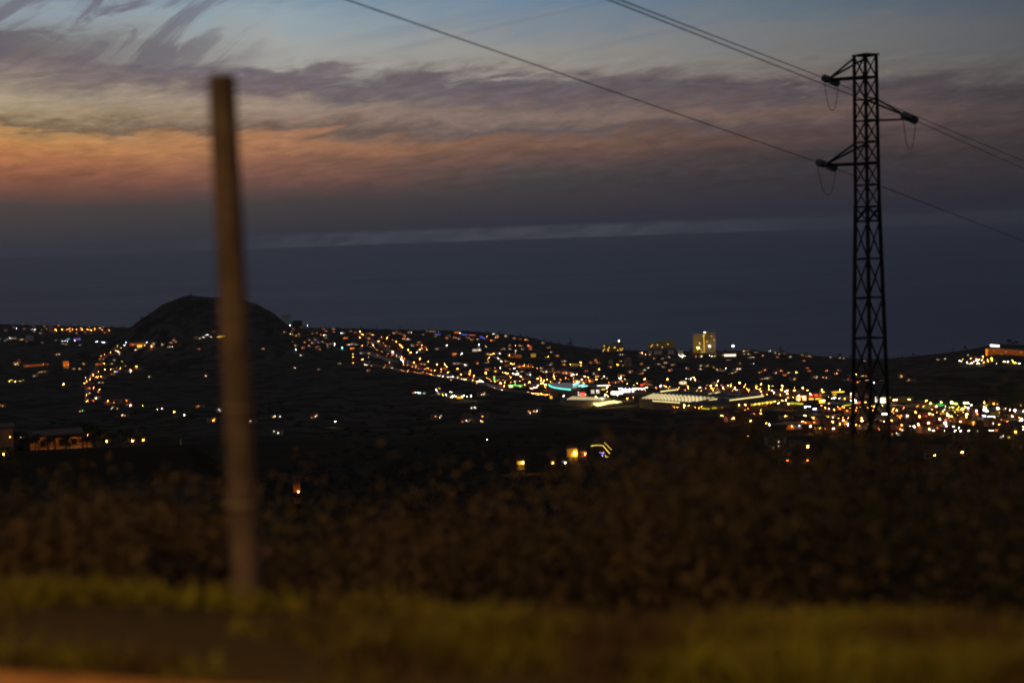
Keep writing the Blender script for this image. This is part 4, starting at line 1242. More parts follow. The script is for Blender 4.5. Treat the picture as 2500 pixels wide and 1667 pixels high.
# flood masts in front of them: warm star light and two white ones
for (x, y, c, s, lb) in ((1704.5, 849, 'Y', 4, 'glaring yellow floodlight at the foot of the tallest tower'), (1733, 845.5, 'W', 4, 'white floodlight mast right against the tallest tower'),
                         (1789.5, 845, 'W', 4, 'tall white floodlight mast right of the towers above the bright terrace')):
    g = np.array([ray(x, y)[0] * 4405, 4405, 0])
    g[2] = float(height(g[0], g[1]))
    hp_ = at(x, y, 4405)[2] - g[2]
    t = empty('floodlight_mast', tuple(g), 0, lb, 'floodlight', 'floodlights at the tower blocks')
    MB().rod((0, 0, -1), (0, 0, hp_), .3, 8, .16).build('pole', M['pole_steel'], t)
    k_ = 1.5 if c == 'Y' else 1.05
    MB().box(0, -.3, hp_, 2.6 * k_, .7, 1.9 * k_).build('lamp_panel', emit(c, 240.0), t)
facade(1768, 863.5, 1797, 871, 'terrace_building', 'low white-lit terrace building right of the tower blocks', 'building', 'W', 1.5, 1, 7, fill=(.9, .75), lamp=('K', 2))
facade(1655, 854, 1668, 869, 'annex_building', 'grey annex lit white at its foot between slab and tower', 'building', 'W', .12, 3, 4, lamp=('W', 2))
facade(1582, 853, 1650, 857, 'low_range', 'long low range with pale lights under the stepped slab', 'building', 'W', .05, 1, 14, D=4300, wall='wall_b')

# --- long hotel on the headland
g0 = hit(2411, 868.5); g1 = at(2506, 885, g0[1] * .972)
vx = Vector((g1[0] - g0[0], g1[1] - g0[1], 0))
L_ = vx.length
yaw_ = math.atan2(vx.y, vx.x)
zb = min(float(height(g0[0], g0[1])), float(height(g1[0], g1[1])), g1[2])
ht = at(2411, 851, g0[1])[2] - zb
hotel = empty('long_hotel', (g0[0], g0[1], zb), yaw_, 'long eight storey hotel lit orange on the headland with a white roof sign', 'hotel')
MB().box(L_ / 2, 8, ht / 2 - 8, L_, 15, ht + 16).build('wall', M['wall_b'], hotel)
MB().box(L_ / 2, 8, ht + .5, L_ + 1, 16, 1.0).build('parapet', M['wall_b'], hotel)
zlow = g0[2] - zb
for f_ in range(7):
    z = zlow - 5 + (f_ + .6) * (ht - zlow + 5) / 7
    b = MB()
    for k in range(26):
        b.box((k + .5) * L_ / 26, .2, z, L_ / 26 * .56, .3, 1.9)
    b.box(L_ / 2, .14, z, L_, .1, 2.3)  # full-length strip puts the orange facade glow between the windows
    b.build('facade_glow_row', emit('D', random.uniform(.16, .24), False), hotel)
for _ in range(7):
    MB().box((random.randrange(26) + .5) * L_ / 26, .1, zlow - 5 + (random.randrange(7) + .6) * (ht - zlow + 5) / 7, 2.0, .3, 1.8).build('window', emit('Y', 1.0, False), hotel)
ends_ = MB().box(-3.2, 6, ht - 10.5, 6.0, 10, 21).build('end_block', M['wall_b'], hotel)
MB().box(-3.2, .8, ht - 10.5, 5.2, .3, 19.5).build('end_wall_glow', emit('D', 1.1, False), ends_)  # bright orange end wall made as a glowing panel
MB().box(17.0, 3, ht + 7.0, 24, .6, 4.2).build('roof_sign', emit('W', 4.0, False), hotel)
for k in (8, 17, 26):
    MB().rod((k, 3, ht), (k, 3, ht + 5), .2).build('sign_post', M['pole_steel'], hotel)

# --- shopping mall with the skylit roof
zg = hit(1650, 992)[2]
zr = zg + 13.0
def P2(x, y, dz=0.0):
    p = on_plane(x, y, zr + dz)
    return (p[0], p[1])
mall = empty('shopping_mall', (P2(1700, 975)[0], P2(1700, 975)[1], zg), 0, 'wide low shopping mall with slanting rows of glowing roof skylights', 'shopping mall')
mo = Vector(mall.location)
def loc(p): return (p[0] - mo.x, p[1] - mo.y)
outline = [(1560, 969), (1600, 958), (1655, 951.5), (1908, 966.5), (1872, 976), (1780, 984), (1757, 991), (1665, 987), (1597, 981)]
MB().prism([loc(P2(*p)) for p in outline], -4, 12.9).build('wall', M['wall_b'], mall)
MB().prism([loc(P2(*p)) for p in outline], 12.91, 13.2).build('roof', M['roof_flat'], mall)
def lerp2(a_, b_, t_): return (a_[0] + (b_[0] - a_[0]) * t_, a_[1] + (b_[1] - a_[1]) * t_)
def skylights(parent, quad, nc, nr, dzoff, org, zroof, c='Y2', st=1.6, gapu=.33, gapv=.8):
    """vaulted skylights on a roof: quad in picture corners TL TR BR BL"""
    Q = [P2(*q) for q in quad]
    Q = [(q[0] - org.x, q[1] - org.y) for q in Q]
    for i_ in range(nc):
        for j_ in range(nr):
            if i_ * 1.0 / nc + (j_ / nr) * .12 > 1.02:
                continue
            cs = []
            for (du, dv) in ((0, 0), (gapu, 0), (gapu, gapv), (0, gapv)):
                u_, v_ = (i_ + du) / nc, (j_ + dv) / nr
                a_ = lerp2(Q[0], Q[1], u_); b_ = lerp2(Q[3], Q[2], u_)
                cs.append(lerp2(a_, b_, v_))
            z0_ = zroof
            m0 = lerp2(cs[0], cs[3], .5); m1 = lerp2(cs[1], cs[2], .5)
            vs = [(p[0], p[1], z0_) for p in cs] + [(m0[0], m0[1], z0_ + 1.2), (m1[0], m1[1], z0_ + 1.2)]
            MB().add(vs, [(0, 1, 5, 4), (2, 3, 4, 5), (0, 4, 3), (1, 2, 5), (3, 2, 1, 0)]).build('skylight', c, parent)
m_sky = mat_emit('skylight glow', (1.0, 0.80, 0.40), 1.0, False)
m_sky2 = mat_emit('fascia glow', (1.0, 0.78, 0.30), 1.3, False)
m_yg = mat_emit('fascia yellow green glow', (0.85, 0.75, 0.02), 1.0, False)
skylights(mall, [(1597, 961.5), (1752, 971.5), (1694, 983.0), (1566, 973.5)], 16, 6, 0, mo, 13.2, m_sky)
# gravel and parapet bands, glowing fascias
def band(parent, org, x0, y0, x1, y1, wpx, z, mat, name, hh=.5):
    a_, b_ = P2(x0, y0), P2(x1, y1)
    c_, d_ = P2(x1, y1 + wpx), P2(x0, y0 + wpx)
    MB().prism([(p[0] - org.x, p[1] - org.y) for p in (a_, b_, c_, d_)], z, z + hh).build(name, mat, parent)
m_gravel = mat_diffuse('roof gravel', (0.55, 0.5, 0.42), (0.25, 0.22, 0.18), 0.25, 0.95)
band(mall, mo, 1619, 958.5, 1678, 962.5, 1.6, 13.2, m_gravel, 'gravel_band')
band(mall, mo, 1678, 962.5, 1791, 973, 1.8, 13.2, m_gravel, 'gravel_band')
band(mall, mo, 1664, 954.5, 1730, 958.3, 1.4, 13.2, m_gravel, 'gravel_band')
band(mall, mo, 1768, 960.5, 1838, 967, 1.4, 13.2, m_gravel, 'gravel_band')
band(mall, mo, 1612, 956.3, 1654, 951.0, 1.5, 13.3, m_sky2, 'glowing_fascia', .8)
band(mall, mo, 1781, 977.5, 1865, 966.8, 1.5, 13.3, m_sky2, 'glowing_fascia', .8)
band(mall, mo, 1730, 961.8, 1757, 958.0, 1.2, 13.3, m_sky2, 'glowing_fascia', .8)
band(mall, mo, 1730, 977.2, 1751, 974.4, 1.1, 13.3, m_sky2, 'glowing_fascia', .8)
band(mall, mo, 1593, 979.0, 1660, 983.6, 1.2, 13.3, m_sky2, 'glowing_fascia', .8)
band(mall, mo, 1833, 984.8, 1902, 974.6, 1.9, 11.3, m_yg, 'glowing_fascia', .8)
band(mall, mo, 1712, 991.0, 1732, 992.4, 1.2, 10.0, m_yg, 'glowing_fascia', .8)
band(mall, mo, 1738, 990.8, 1764, 988.0, 1.2, 10.0, m_yg, 'glowing_fascia', .8)
for (x, y) in ((1660, 955), (1700, 969), (1742, 964), (1756, 963), (1800, 972), (1690, 957), (1830, 966)):
    p = loc(P2(x, y)); MB().box(p[0], p[1], 14.4, 4.5, 3, 2.4).build('roof_unit', M['pole_steel'], mall)
for (x, c_, s_) in ((1606, 'Y', 2), (1640, 'O', 2), (1668, 'O', 2), (1700, 'Y', 2), (1755, 'W', 3), (1745, 'W', 3), (1762, 'C', 2)):
    p = loc(P2(x, 990)); pass

# market hall left of it with the curved skylights
zr = hit(1440, 990)[2] + 9.0
mk2 = empty('market_hall', (P2(1440, 975)[0], P2(1440, 975)[1], zr - 9), 0, 'market hall with rows of short curved glowing skylights beside the cinema', 'market hall')
mo2 = Vector(mk2.location)
ol2 = [(1368, 971), (1400, 966.5), (1492, 970.5), (1486, 978), (1445, 982), (1375, 979)]
MB().prism([(P2(*p)[0] - mo2.x, P2(*p)[1] - mo2.y) for p in ol2], -4, 8.9).build('wall', M['wall_b'], mk2)
MB().prism([(P2(*p)[0] - mo2.x, P2(*p)[1] - mo2.y) for p in ol2], 8.91, 9.2).build('roof', M['roof_flat'], mk2)
skylights(mk2, [(1399, 968.5), (1484, 972.3), (1474, 978.0), (1383, 976.5)], 14, 4, 0, mo2, 9.2, mat_emit('curved skylight glow', (1.0, 0.78, 0.42), .9, False), gapu=.27, gapv=.7)

# floodlit deck with three poles
zg3 = hit(1480, 992)[2]; zr = zg3 + 6.0
dk = empty('parking_deck', (P2(1484, 983)[0], P2(1484, 983)[1], zg3), 0, 'pale floodlit parking deck glowing yellow with three lamp poles', 'parking deck')
mo3 = Vector(dk.location)
ol3 = [(1447.5, 985), (1499, 976.8), (1517, 979.5), (1520, 982), (1467, 991), (1458.5, 992.8), (1450, 990)]
pl3 = [(P2(*p)[0] - mo3.x, P2(*p)[1] - mo3.y) for p in ol3]
MB().prism(pl3, -4, 5.9).build('wall', M['concrete'], dk)
MB().prism(pl3, 5.91, 6.1).build('deck', mat_diffuse('pale deck paving', (0.75, 0.72, 0.60), (0.60, 0.57, 0.46), .3), dk)
cen = (sum(p[0] for p in pl3) / 7, sum(p[1] for p in pl3) / 7)
for i_ in range(7):
    a_, b_ = pl3[i_], pl3[(i_ + 1) % 7]
    b = MB().rod((a_[0], a_[1], 7.1), (b_[0], b_[1], 7.1), .12)
    b.build('railing', M['pole_steel'], dk)
for (x, y) in ((1456, 985.5), (1478, 981), (1500, 978), (1470, 990), (1508, 982.5)):
    p = P2(x, y); p = (p[0] - mo3.x, p[1] - mo3.y)
    MB().rod((p[0], p[1], 6), (p[0], p[1], 16), .14, 6).build('lamp_pole', M['pole_steel'], dk)
    MB().box(p[0], p[1], 16.1, 1.3, 1.3, .3).build('lamp_housing', M['pole_steel'], dk)
    MB().box(p[0], p[1], 15.9, 1.1, 1.1, .08).build('lamp_glass', mat_emit('deck lamp', (1, .80, .28), 1700.0), dk)

# cinema with the teal-lit curved canopy
zg4 = hit(1375, 966)[2]; zr = zg4 + 14.0
cn = empty('cinema', (P2(1375, 950)[0], P2(1375, 950)[1], zg4), 0, 'dark cinema with a curved teal-lit roof edge and red and white shopfront', 'cinema')
mo4 = Vector(cn.location)
arc = [(1339.5, 938.6), (1343, 942), (1348, 944.5), (1358, 946.8), (1372, 949.0), (1393, 951.0)]
back = [(1416, 944), (1414, 936), (1385, 934), (1352, 935.5)]
pl = [(P2(*p)[0] - mo4.x, P2(*p)[1] - mo4.y) for p in arc + back]
MB().prism(pl, -4, 13.7).build('wall', M['wall_c'], cn)
MB().prism(pl, 13.71, 14.2).build('roof', M['dark_glass'], cn)
m_teal = mat_emit('teal canopy tubes', (0.16, 1.0, 0.80), 1.6, True)
bb = MB()
for i_ in range(len(arc) - 1):
    a_, b_ = pl[i_], pl[i_ + 1]
    bb.rod((a_[0], a_[1] - .6, 14.1), (b_[0], b_[1] - .6, 14.1), 1.05, 6)
bb.build('canopy_tube', m_teal, cn)
for (xa_, ya_, xb_, yb_, r_) in ((1400, 942, 1414.5, 934.5, 1.3), (1413, 945.5, 1427, 940.5, .9), (1420, 947, 1434, 944.5, .9)):
    a_, b_ = P2(xa_, ya_), P2(xb_, yb_)
    MB().rod((a_[0] - mo4.x, a_[1] - mo4.y, 15.8), (b_[0] - mo4.x, b_[1] - mo4.y, 15.8), r_, 6).build('roof_tube', mat_emit('pale teal tube', (.45, 1.0, .9), 1.5, True), cn)
facade(1393.5, 955.5, 1432, 966.5, 'shop_row', 'row of bright red and white shopfronts under the cinema roof', 'shop', 'W', 1.4, 2, 9, wall='wall_c', fill=(.7, .62), depth=9, wname='shop_window')
facade(1417, 957.5, 1428, 962, 'red_shop', 'small shop glowing red under the cinema', 'shop', 'R', 2.0, 1, 2, wall='wall_c', fill=(.9, .9), depth=6, D=hit(1412, 967)[1] - 14, wname='shop_window')
facade(1379, 952.5, 1388.5, 961, 'kiosk', 'kiosk with icy white panels left of the shopfronts', 'kiosk', 'C', 3.0, 2, 1, fill=(.9, .7), depth=5)
for x in (1348.5, 1354.5, 1364, 1369):
    facade(x - 1.1, 951.5, x + 1.1, 961, 'display_column', f'{ {1348.5: "first", 1354.5: "second", 1364: "third", 1369: "fourth"}[x]} slim white-lit display column from left under the teal canopy', 'column', 'W', 1.6, 1, 1, fill=(.8, .95), depth=2, group='lit columns under the teal canopy')
facade(1443, 950.5, 1464, 961, 'white_pavilion', 'white-lit pavilion with a pale green front beside the cinema', 'pavilion', 'W', .75, 1, 5, fill=(.95, .8), lamp=('W', 2))
facade(1458, 940.5, 1490, 943, 'lit_arcade', 'narrow arcade with a white lit eave behind the star-like lamp', 'arcade', 'W', 2.4, 1, 8, fill=(.95, .8), depth=6)
facade(1459, 948.8, 1495, 952, 'yellow_arcade', 'arcade with a warm lit eave below the white one', 'arcade', 'Y', 1.6, 1, 8, fill=(.95, .7), depth=6)
facade(1492, 954.5, 1520, 963.5, 'supermarket', 'overexposed white supermarket front left of the mall roof', 'supermarket', 'W', 5.0, 1, 5, fill=(.97, .7), depth=14, wname='shop_window', lamp=('W', 3))
facade(1520, 952.8, 1548, 958.5, 'white_store', 'white glowing store front under the row of bluish lamps', 'store', 'W', 3.5, 1, 6, fill=(.97, .7), depth=12, wname='shop_window')
facade(1342, 966.2, 1349, 973, 'yellow_panel_shed', 'small shed with a slanted yellow lit panel below the cinema', 'shed', 'Y', 1.2, 1, 1, fill=(.9, .95), depth=4)

# canopies with glowing edges
def canopy(x0, y0, x1, y1, h, dep, mat, name, label, cat, thick=.9, posts=4, group=None, under=None):
    g = hit((x0 + x1) / 2, (y0 + y1) / 2)
    g = hit((x0 + x1) / 2, (y0 + y1) / 2 + h * F / g[1])
    z = g[2] + h
    a_, b_ = on_plane(x0, y0, z), on_plane(x1, y1, z)
    if abs(b_[1] - a_[1]) > 60:
        mid = (a_[1] + b_[1]) / 2
        a_, b_ = at(x0, y0, mid), at(x1, y1, mid)
    mid = (a_ + b_) / 2
    t = empty(name, (mid[0], mid[1], z - h), 0, label, cat, group)
    o_ = np.array([mid[0], mid[1], z - h])
    A_, B_ = a_ - o_, b_ - o_
    dv = np.array([-(B_ - A_)[1], (B_ - A_)[0], 0]); dv = dv / max(1e-6, np.linalg.norm(dv)) * dep
    vs = []
    for zz in (-.35, .35):
        for p in (A_, B_, B_ + dv, A_ + dv):
            vs.append((p[0], p[1], p[2] + zz))
    MB().add(vs, [(3, 2, 1, 0), (4, 5, 6, 7), (0, 1, 5, 4), (1, 2, 6, 5), (2, 3, 7, 6), (3, 0, 4, 7)]).build('roof', M['roof_flat'], t)
    off = -dv / dep * (thick * .5 + .05)
    MB().rod(tuple(A_ + off), tuple(B_ + off), thick * .55, 6).build('light_strip', mat, t)
    for k in range(posts):
        f_ = (k + .5) / posts
        p = A_ * (1 - f_) + B_ * f_ + dv * .4
        zgr = float(height(p[0] + o_[0], p[1] + o_[1])) - o_[2]
        MB().rod((p[0], p[1], min(-.5, zgr - .5)), (p[0], p[1], p[2]), .2).build('post', M['pole_steel'], t)
    return t
mg = emit('G', 2.2)
canopy(1240, 940, 1276, 941.2, 6, 12, mg, 'filling_station_canopy', 'filling station canopy with a long green lit edge', 'canopy', 1.1)
facade(1239, 942, 1252, 945.5, 'station_shop', 'warm white shop at the end of the green lit canopy', 'shop', 'Y', 5.0, 1, 3, fill=(.95, .8), depth=6, lamp=('W', 3))
gs = hit(1207.4, 938.5)
t = empty('green_totem', tuple(gs), 0, 'tall green glowing totem sign beside the traffic queue', 'sign')
MB().rod((0, 0, -.5), (0, 0, 9), .25).build('post', M['pole_steel'], t)
MB().box(0, -.3, 9.5, 2.6, .5, 7).build('sign_panel', emit('G', 1.6, False), t)
MB().box(0, -.3, 14.5, 3.2, .5, 1.6).build('sign_head', emit('Y', 2.0, False), t)
mb_, mr_ = emit('B', 1.2), emit('R', 1.6)
m_blue = mat_emit('blue tubes', (0.12, 0.22, 1.0), 1.6)
canopy(1061.5, 815.8, 1075, 816.6, 5, 8, m_blue, 'lit_promenade', 'blue lit promenade railing on the upper crest, longer one', 'promenade', 1.0, 3, 'coloured light lines on the crest')
canopy(1127, 816.3, 1143, 817.6, 5, 8, m_blue, 'lit_promenade', 'blue lit promenade roof right of the orange house on the crest', 'promenade', 1.2, 3, 'coloured light lines on the crest')
canopy(1143, 817.6, 1160, 818.4, 5, 8, mat_emit('rose tubes', (1.0, 0.16, 0.14), 1.3), 'lit_promenade', 'rose lit promenade roof ending the blue line on the crest', 'promenade', 1.2, 3, 'coloured light lines on the crest')
canopy(1172, 821, 1184, 826.5, 5, 8, mat_emit('deep blue tubes', (0.10, 0.12, 1.0), 2.0), 'lit_promenade', 'deep blue slanting light line further down the crest', 'promenade', 1.4, 3, 'coloured light lines on the crest')
facade(1109, 809, 1122, 815, 'crest_restaurant', 'restaurant glowing orange and red on the crest', 'restaurant', 'D', .8, 1, 6, wall='wall_c')
facade(1153.5, 851, 1175, 859, 'white_villa', 'white-lit villa with a narrow tower in the upper town', 'villa', 'W', .9, 1, 6, lamp=('W', 2))
facade(1167.5, 842, 1170.5, 853, 'villa_tower', 'narrow white-lit tower rising above the villa', 'tower', 'W', .5, 3, 1, depth=5)
facade(1104, 861, 1113, 869, 'orange_house', 'small house with a bright orange facade left of a white lamp', 'house', 'D', 1.0, 1, 2, lamp=('O', 2))
facade(1245, 866, 1274, 874, 'terracotta_block', 'wide block with reddish orange windows in the upper town', 'apartment block', 'D', .42, 2, 10, wall='wall_c')
facade(1296, 863, 1308.5, 872.5, 'cream_facade', 'plain building with one cream lit facade right of the upper streets', 'building', 'Y', .35, 1, 2, fill=(.95, .9))
facade(1262, 892, 1297, 899, 'long_terrace_house', 'long terrace house with dull orange front at the end of the street', 'terrace house', 'D', .30, 1, 12, fill=(.8, .7), lamp=('O', 2))
facade(1340, 903, 1385, 910, 'long_warehouse', 'long warehouse with a dim rosy front above the cinema', 'warehouse', 'P', .12, 1, 12, wall='wall_c', lamp=('D', 1))
facade(1385, 908, 1396, 916, 'orange_block', 'squat block lit deep orange above the cinema', 'block', 'D', .30, 2, 3, wall='wall_b', lamp=('O', 2))
facade(1393, 887, 1425, 895, 'yellow_row', 'row building with yellow ground floor lights on the slope', 'building', 'Y', .30, 1, 9, lamp=('Y', 1))
facade(1451, 876.5, 1460, 888, 'orange_towerlet', 'small block with bright orange vertical windows on the slope', 'block', 'O', 1.1, 2, 4, fill=(.4, .8))
facade(1486, 878, 1497, 896, 'dim_block', 'first of two faint tall blocks on the dark slope', 'block', 'Y', .045, 4, 3)
facade(1524, 876, 1542, 894, 'dim_block', 'second, wider faint tall block on the dark slope', 'block', 'D', .035, 4, 4)
facade(1398, 925, 1450, 936, 'orange_warehouse', 'long orange-lit building directly above the cinema roof tubes', 'warehouse', 'O', .42, 1, 12, wall='wall_b', lamp=('O', 3))
facade(1340, 930.5, 1361, 936.5, 'yellow_hall', 'hall with a bright yellow front behind the cinema', 'hall', 'Y', .7, 1, 6, fill=(.9, .7), lamp=('Y', 2))
facade(1563, 937, 1571, 944.5, 'red_kiosk', 'small shop glowing red orange behind the bluish lamp row', 'shop', 'R', 1.1, 1, 2, fill=(.9, .9))
facade(1488, 932.2, 1512, 936, 'red_range', 'low range with red lights behind the star-like lamp', 'building', 'R', .30, 1, 8, wall='wall_c')
# billboard
gb = hit(1668, 945)
t = empty('billboard', tuple(gb), -math.atan2(gb[0], gb[1]), 'large glowing cream billboard with a dark figure above the mall', 'billboard')
kx = gb[1] / F
MB().rod((0, .6, -1), (0, .6, 5), .5).build('post', M['pole_steel'], t)
b = MB(); n_ = 20
zz0 = 5 * kx + 4
vs = [(9.2 * kx * math.cos(2 * math.pi * i_ / n_) * (1 if math.cos(2*math.pi*i_/n_) > 0 else 1.1), 0, zz0 + 4.2 * kx * math.sin(2 * math.pi * i_ / n_)) for i_ in range(n_)]
b.add(vs + [(v[0], .5, v[2]) for v in vs], [tuple(range(n_)), tuple(range(2 * n_ - 1, n_ - 1, -1))] + [(i_, n_ + i_, n_ + (i_ + 1) % n_, (i_ + 1) % n_) for i_ in range(n_)])
b.build('lit_panel', mat_emit('billboard glow', (1.0, .80, .42), 1.05, False), t)
b = MB().box(.6 * kx, -.1, zz0 + .4 * kx, .9 * kx, .12, 4.4 * kx)
b.box(0.2 * kx, -.1, zz0 + 1.2 * kx, 2.8 * kx, .12, .8 * kx)
b.rod((.6 * kx, -.16, zz0 + 3.0 * kx), (.6 * kx, -.04, zz0 + 3.0 * kx), .75 * kx, 10)
b.build('dark_figure', M['dark_glass'], t)

# shops between the mall and the pylon
facade(1944, 965.5, 1968, 978.5, 'pink_store', 'overexposed pinkish white store with a dark doorway before the pylon', 'store', 'P', 3.2, 1, 6, fill=(.97, .85), depth=18, wname='shop_window', lamp=('P', 3))
facade(1954.5, 971, 1959.5, 976, 'dark_kiosk', 'dark kiosk in front of the pinkish store', 'kiosk', 'P', .1, 1, 1, wall='roof_flat', D=hit(1956, 979)[1] - 16, depth=4)
facade(1975, 961, 2004, 970, 'red_store', 'long store glowing red behind the pinkish one', 'store', 'R', 1.6, 1, 9, fill=(.9, .7), wall='wall_c', depth=10, wname='shop_window')
facade(1975, 969.5, 2006, 977.5, 'amber_store', 'store with a bright amber band under the red one', 'store', 'Y', 1.5, 1, 8, fill=(.97, .55), depth=8, wname='shop_window')
facade(2000, 975, 2014, 984.5, 'cream_store', 'overexposed cream corner store right of the amber band', 'store', 'Y', 3.2, 1, 4, fill=(.97, .85), depth=8, lamp=('W', 3), wname='shop_window')
canopy(1931, 984, 1961, 985.5, 6, 12, m_yg, 'yellow_green_canopy', 'canopy with a thick yellow green lit edge below the pinkish store', 'canopy', 2.0)
canopy(2057, 990.5, 2079, 986.8, 6, 12, m_yg, 'yellow_green_canopy', 'smaller yellow green edged canopy before the pylon', 'canopy', 1.3)
canopy(2030, 957.2, 2060.5, 956.0, 8, 14, emit('Y', 2.2), 'gas_station_canopy', 'yellow outlined station canopy left of the pylon', 'canopy', 1.5)
facade(2033, 960, 2042, 967, 'station_kiosk', 'yellow lit kiosk under the yellow outlined canopy', 'kiosk', 'Y', 1.2, 1, 2, fill=(.9, .8), depth=5)
facade(2055, 966, 2066, 975, 'amber_kiosk', 'stacked amber lit kiosk right of the yellow canopy', 'kiosk', 'O', .9, 2, 2, fill=(.9, .5), depth=5)
facade(2075, 968, 2081, 973, 'orange_kiosk', 'small kiosk with two orange bars left of the pylon', 'kiosk', 'D', 1.3, 2, 1, fill=(.9, .5), depth=4)
facade(2112, 961, 2127, 972, 'pinkish_block', 'dull pinkish block partly behind the pylon', 'block', 'P', .15, 2, 4, wall='wall_c')
facade(2136.5, 968, 2144, 983, 'front_building', 'narrow white lit front seen through the pylon', 'building', 'W', 1.8, 3, 2, fill=(.8, .7))
facade(2149, 970, 2180, 984.5, 'white_workshop', 'overexposed white workshop front right of the pylon foot', 'workshop', 'W', 3.2, 2, 7, fill=(.92, .8), lamp=('W', 3))
canopy(2150, 970.3, 2175, 970.3, 12, 5, m_yg, 'workshop_awning', 'yellow green lit awning over the white workshop', 'awning', 1.0)
facade(2190, 969, 2230, 983, 'dim_factory', 'dim brown factory range right of the white workshop', 'factory', 'Y', .05, 2, 10, wall='wall_b')
facade(2236, 978, 2270, 988, 'dim_factory', 'second dim brown factory range left of the green light tower', 'factory', 'O', .05, 1, 8, wall='wall_b')
facade(2032, 996, 2058, 1002.5, 'orange_range', 'long orange facade right of the estate lamps, upper one', 'warehouse', 'D', .20, 1, 8, wall='wall_b', lamp=('O', 2), fill=(.8, .7))
facade(2061, 1000, 2097, 1010, 'orange_range', 'long orange facade sloping toward the pylon, lower one', 'warehouse', 'D', .26, 1, 10, wall='wall_b', lamp=('O', 2), fill=(.8, .7))
facade(1920, 1037.5, 1939, 1049.5, 'orange_apartments', 'corner apartment house with a bright orange side before the pylon', 'apartment house', 'D', .75, 2, 5, wall='wall_b', fill=(.7, .7), lamp=('O', 3))
facade(1939, 1037, 1957, 1048, 'white_apartments', 'cooler white-lit apartment house joined to the orange one', 'apartment house', 'P', .22, 2, 5, fill=(.6, .5), lamp=('B', 2))
facade(1988, 1042, 2007, 1054, 'yellow_balconies', 'yellow glowing house front with balconies in the estate', 'apartment house', 'Y', .9, 2, 5, wall='wall_b', fill=(.7, .6), lamp=('Y', 3))
facade(1991, 1055.5, 2011, 1060, 'curved_terrace', 'low lit terrace wall under the yellow house front', 'terrace', 'Y', .3, 1, 6, fill=(.9, .5), lamp=('Y', 1))
facade(1960, 1030, 1994, 1035, 'orange_fence_wall', 'low orange wall behind the yellow house front', 'wall', 'D', .42, 1, 10, wall='wall_b', fill=(.9, .8), lamp=('D', 2))  # glowing panes carry the orange wash on these walls
facade(2024, 1031, 2042, 1037, 'orange_fence_wall', 'low orange wall right of the yellow house front', 'wall', 'D', .42, 1, 6, wall='wall_b', fill=(.9, .8), lamp=('D', 2))
facade(2044, 1032, 2070, 1037.5, 'orange_fence_wall', 'third low orange wall, nearest the pylon', 'wall', 'D', .32, 1, 8, wall='wall_b', fill=(.9, .8), lamp=('D', 2))
facade(2008, 1043, 2044, 1056, 'big_shed', 'large dim reddish shed behind a pinkish lamp', 'shed', 'D', .05, 1, 6, wall='wall_c', lamp=('D', 1))
facade(2116, 1021, 2128, 1031, 'round_house', 'rounded orange house front touching the pylon foot', 'house', 'D', .22, 1, 3, wall='wall_b', fill=(.9, .8))
facade(2185, 1010, 2207, 1018, 'red_houses', 'low reddish terrace between two lamps right of the pylon', 'terrace house', 'D', .14, 1, 7, wall='wall_c', lamp=('D', 2))

# green canopies at the right
canopy(2291, 987.2, 2304, 988.0, 7, 10, emit('G', .6), 'green_canopy', 'pure green canopy edge left of the yellow green ones', 'canopy', 2.6)
canopy(2324, 983.3, 2338, 985.6, 7, 10, mat_emit('lime edge', (.70, 1.0, .15), 2.4), 'green_canopy', 'overexposed lime canopy edge with two lamps', 'canopy', 2.2)
canopy(2405, 989.8, 2413, 988.6, 6, 8, m_yg, 'green_canopy', 'small yellow green canopy beside the big white lamp', 'canopy', 1.8)
facade(2317, 993.5, 2329, 998, 'white_forecourt', 'first cream forecourt shop under the lime canopy', 'shop', 'Y', 3.4, 1, 3, fill=(.95, .9), depth=5, lamp=('W', 2))
facade(2336, 996.5, 2354, 1002.5, 'white_forecourt', 'second, larger cream forecourt shop right of the first', 'shop', 'Y', 3.4, 1, 4, fill=(.95, .9), depth=5, lamp=('W', 2))
facade(2291, 991.6, 2311, 993.4, 'pale_eave', 'thin pale lit eave under the pure green canopy', 'building', 'W', .8, 1, 5, fill=(.97, .8), depth=6)
facade(2296, 1008.5, 2317, 1016, 'bright_yellow_house', 'overexposed yellow house front above two pinkish lamps', 'house', 'Y', 2.6, 1, 5, fill=(.95, .8), lamp=('Y', 3), depth=8)
facade(2297, 1021.5, 2327, 1027.5, 'amber_range', 'amber lit range under the overexposed yellow front', 'building', 'D', .7, 1, 8, wall='wall_b', lamp=('O', 3))
facade(2363, 1029, 2382, 1037, 'amber_apartments', 'amber apartment row right of the two glaring lamps', 'apartment house', 'Y', .5, 2, 7, wall='wall_b', fill=(.6, .6), lamp=('Y', 2))
facade(2382, 1008, 2388, 1016, 'orange_gable', 'narrow orange gable right of the glaring amber lamp', 'house', 'D', .5, 1, 2, wall='wall_b', lamp=('O', 2))
facade(2420, 1004.5, 2448, 1012, 'olive_hall', 'olive lit hall above the queue of bluish headlights', 'hall', 'Y', .16, 1, 9, wall='wall_b', lamp=('Y', 1))
facade(2480, 992, 2489, 999, 'red_sign_house', 'house with a dull red lit front at the picture edge', 'house', 'R', .35, 1, 2, wall='wall_c', fill=(.8, .8))
facade(2375, 991, 2402, 997, 'brown_shed', 'brown shed left of the big white lamp', 'shed', 'D', .07, 1, 6, wall='wall_b')

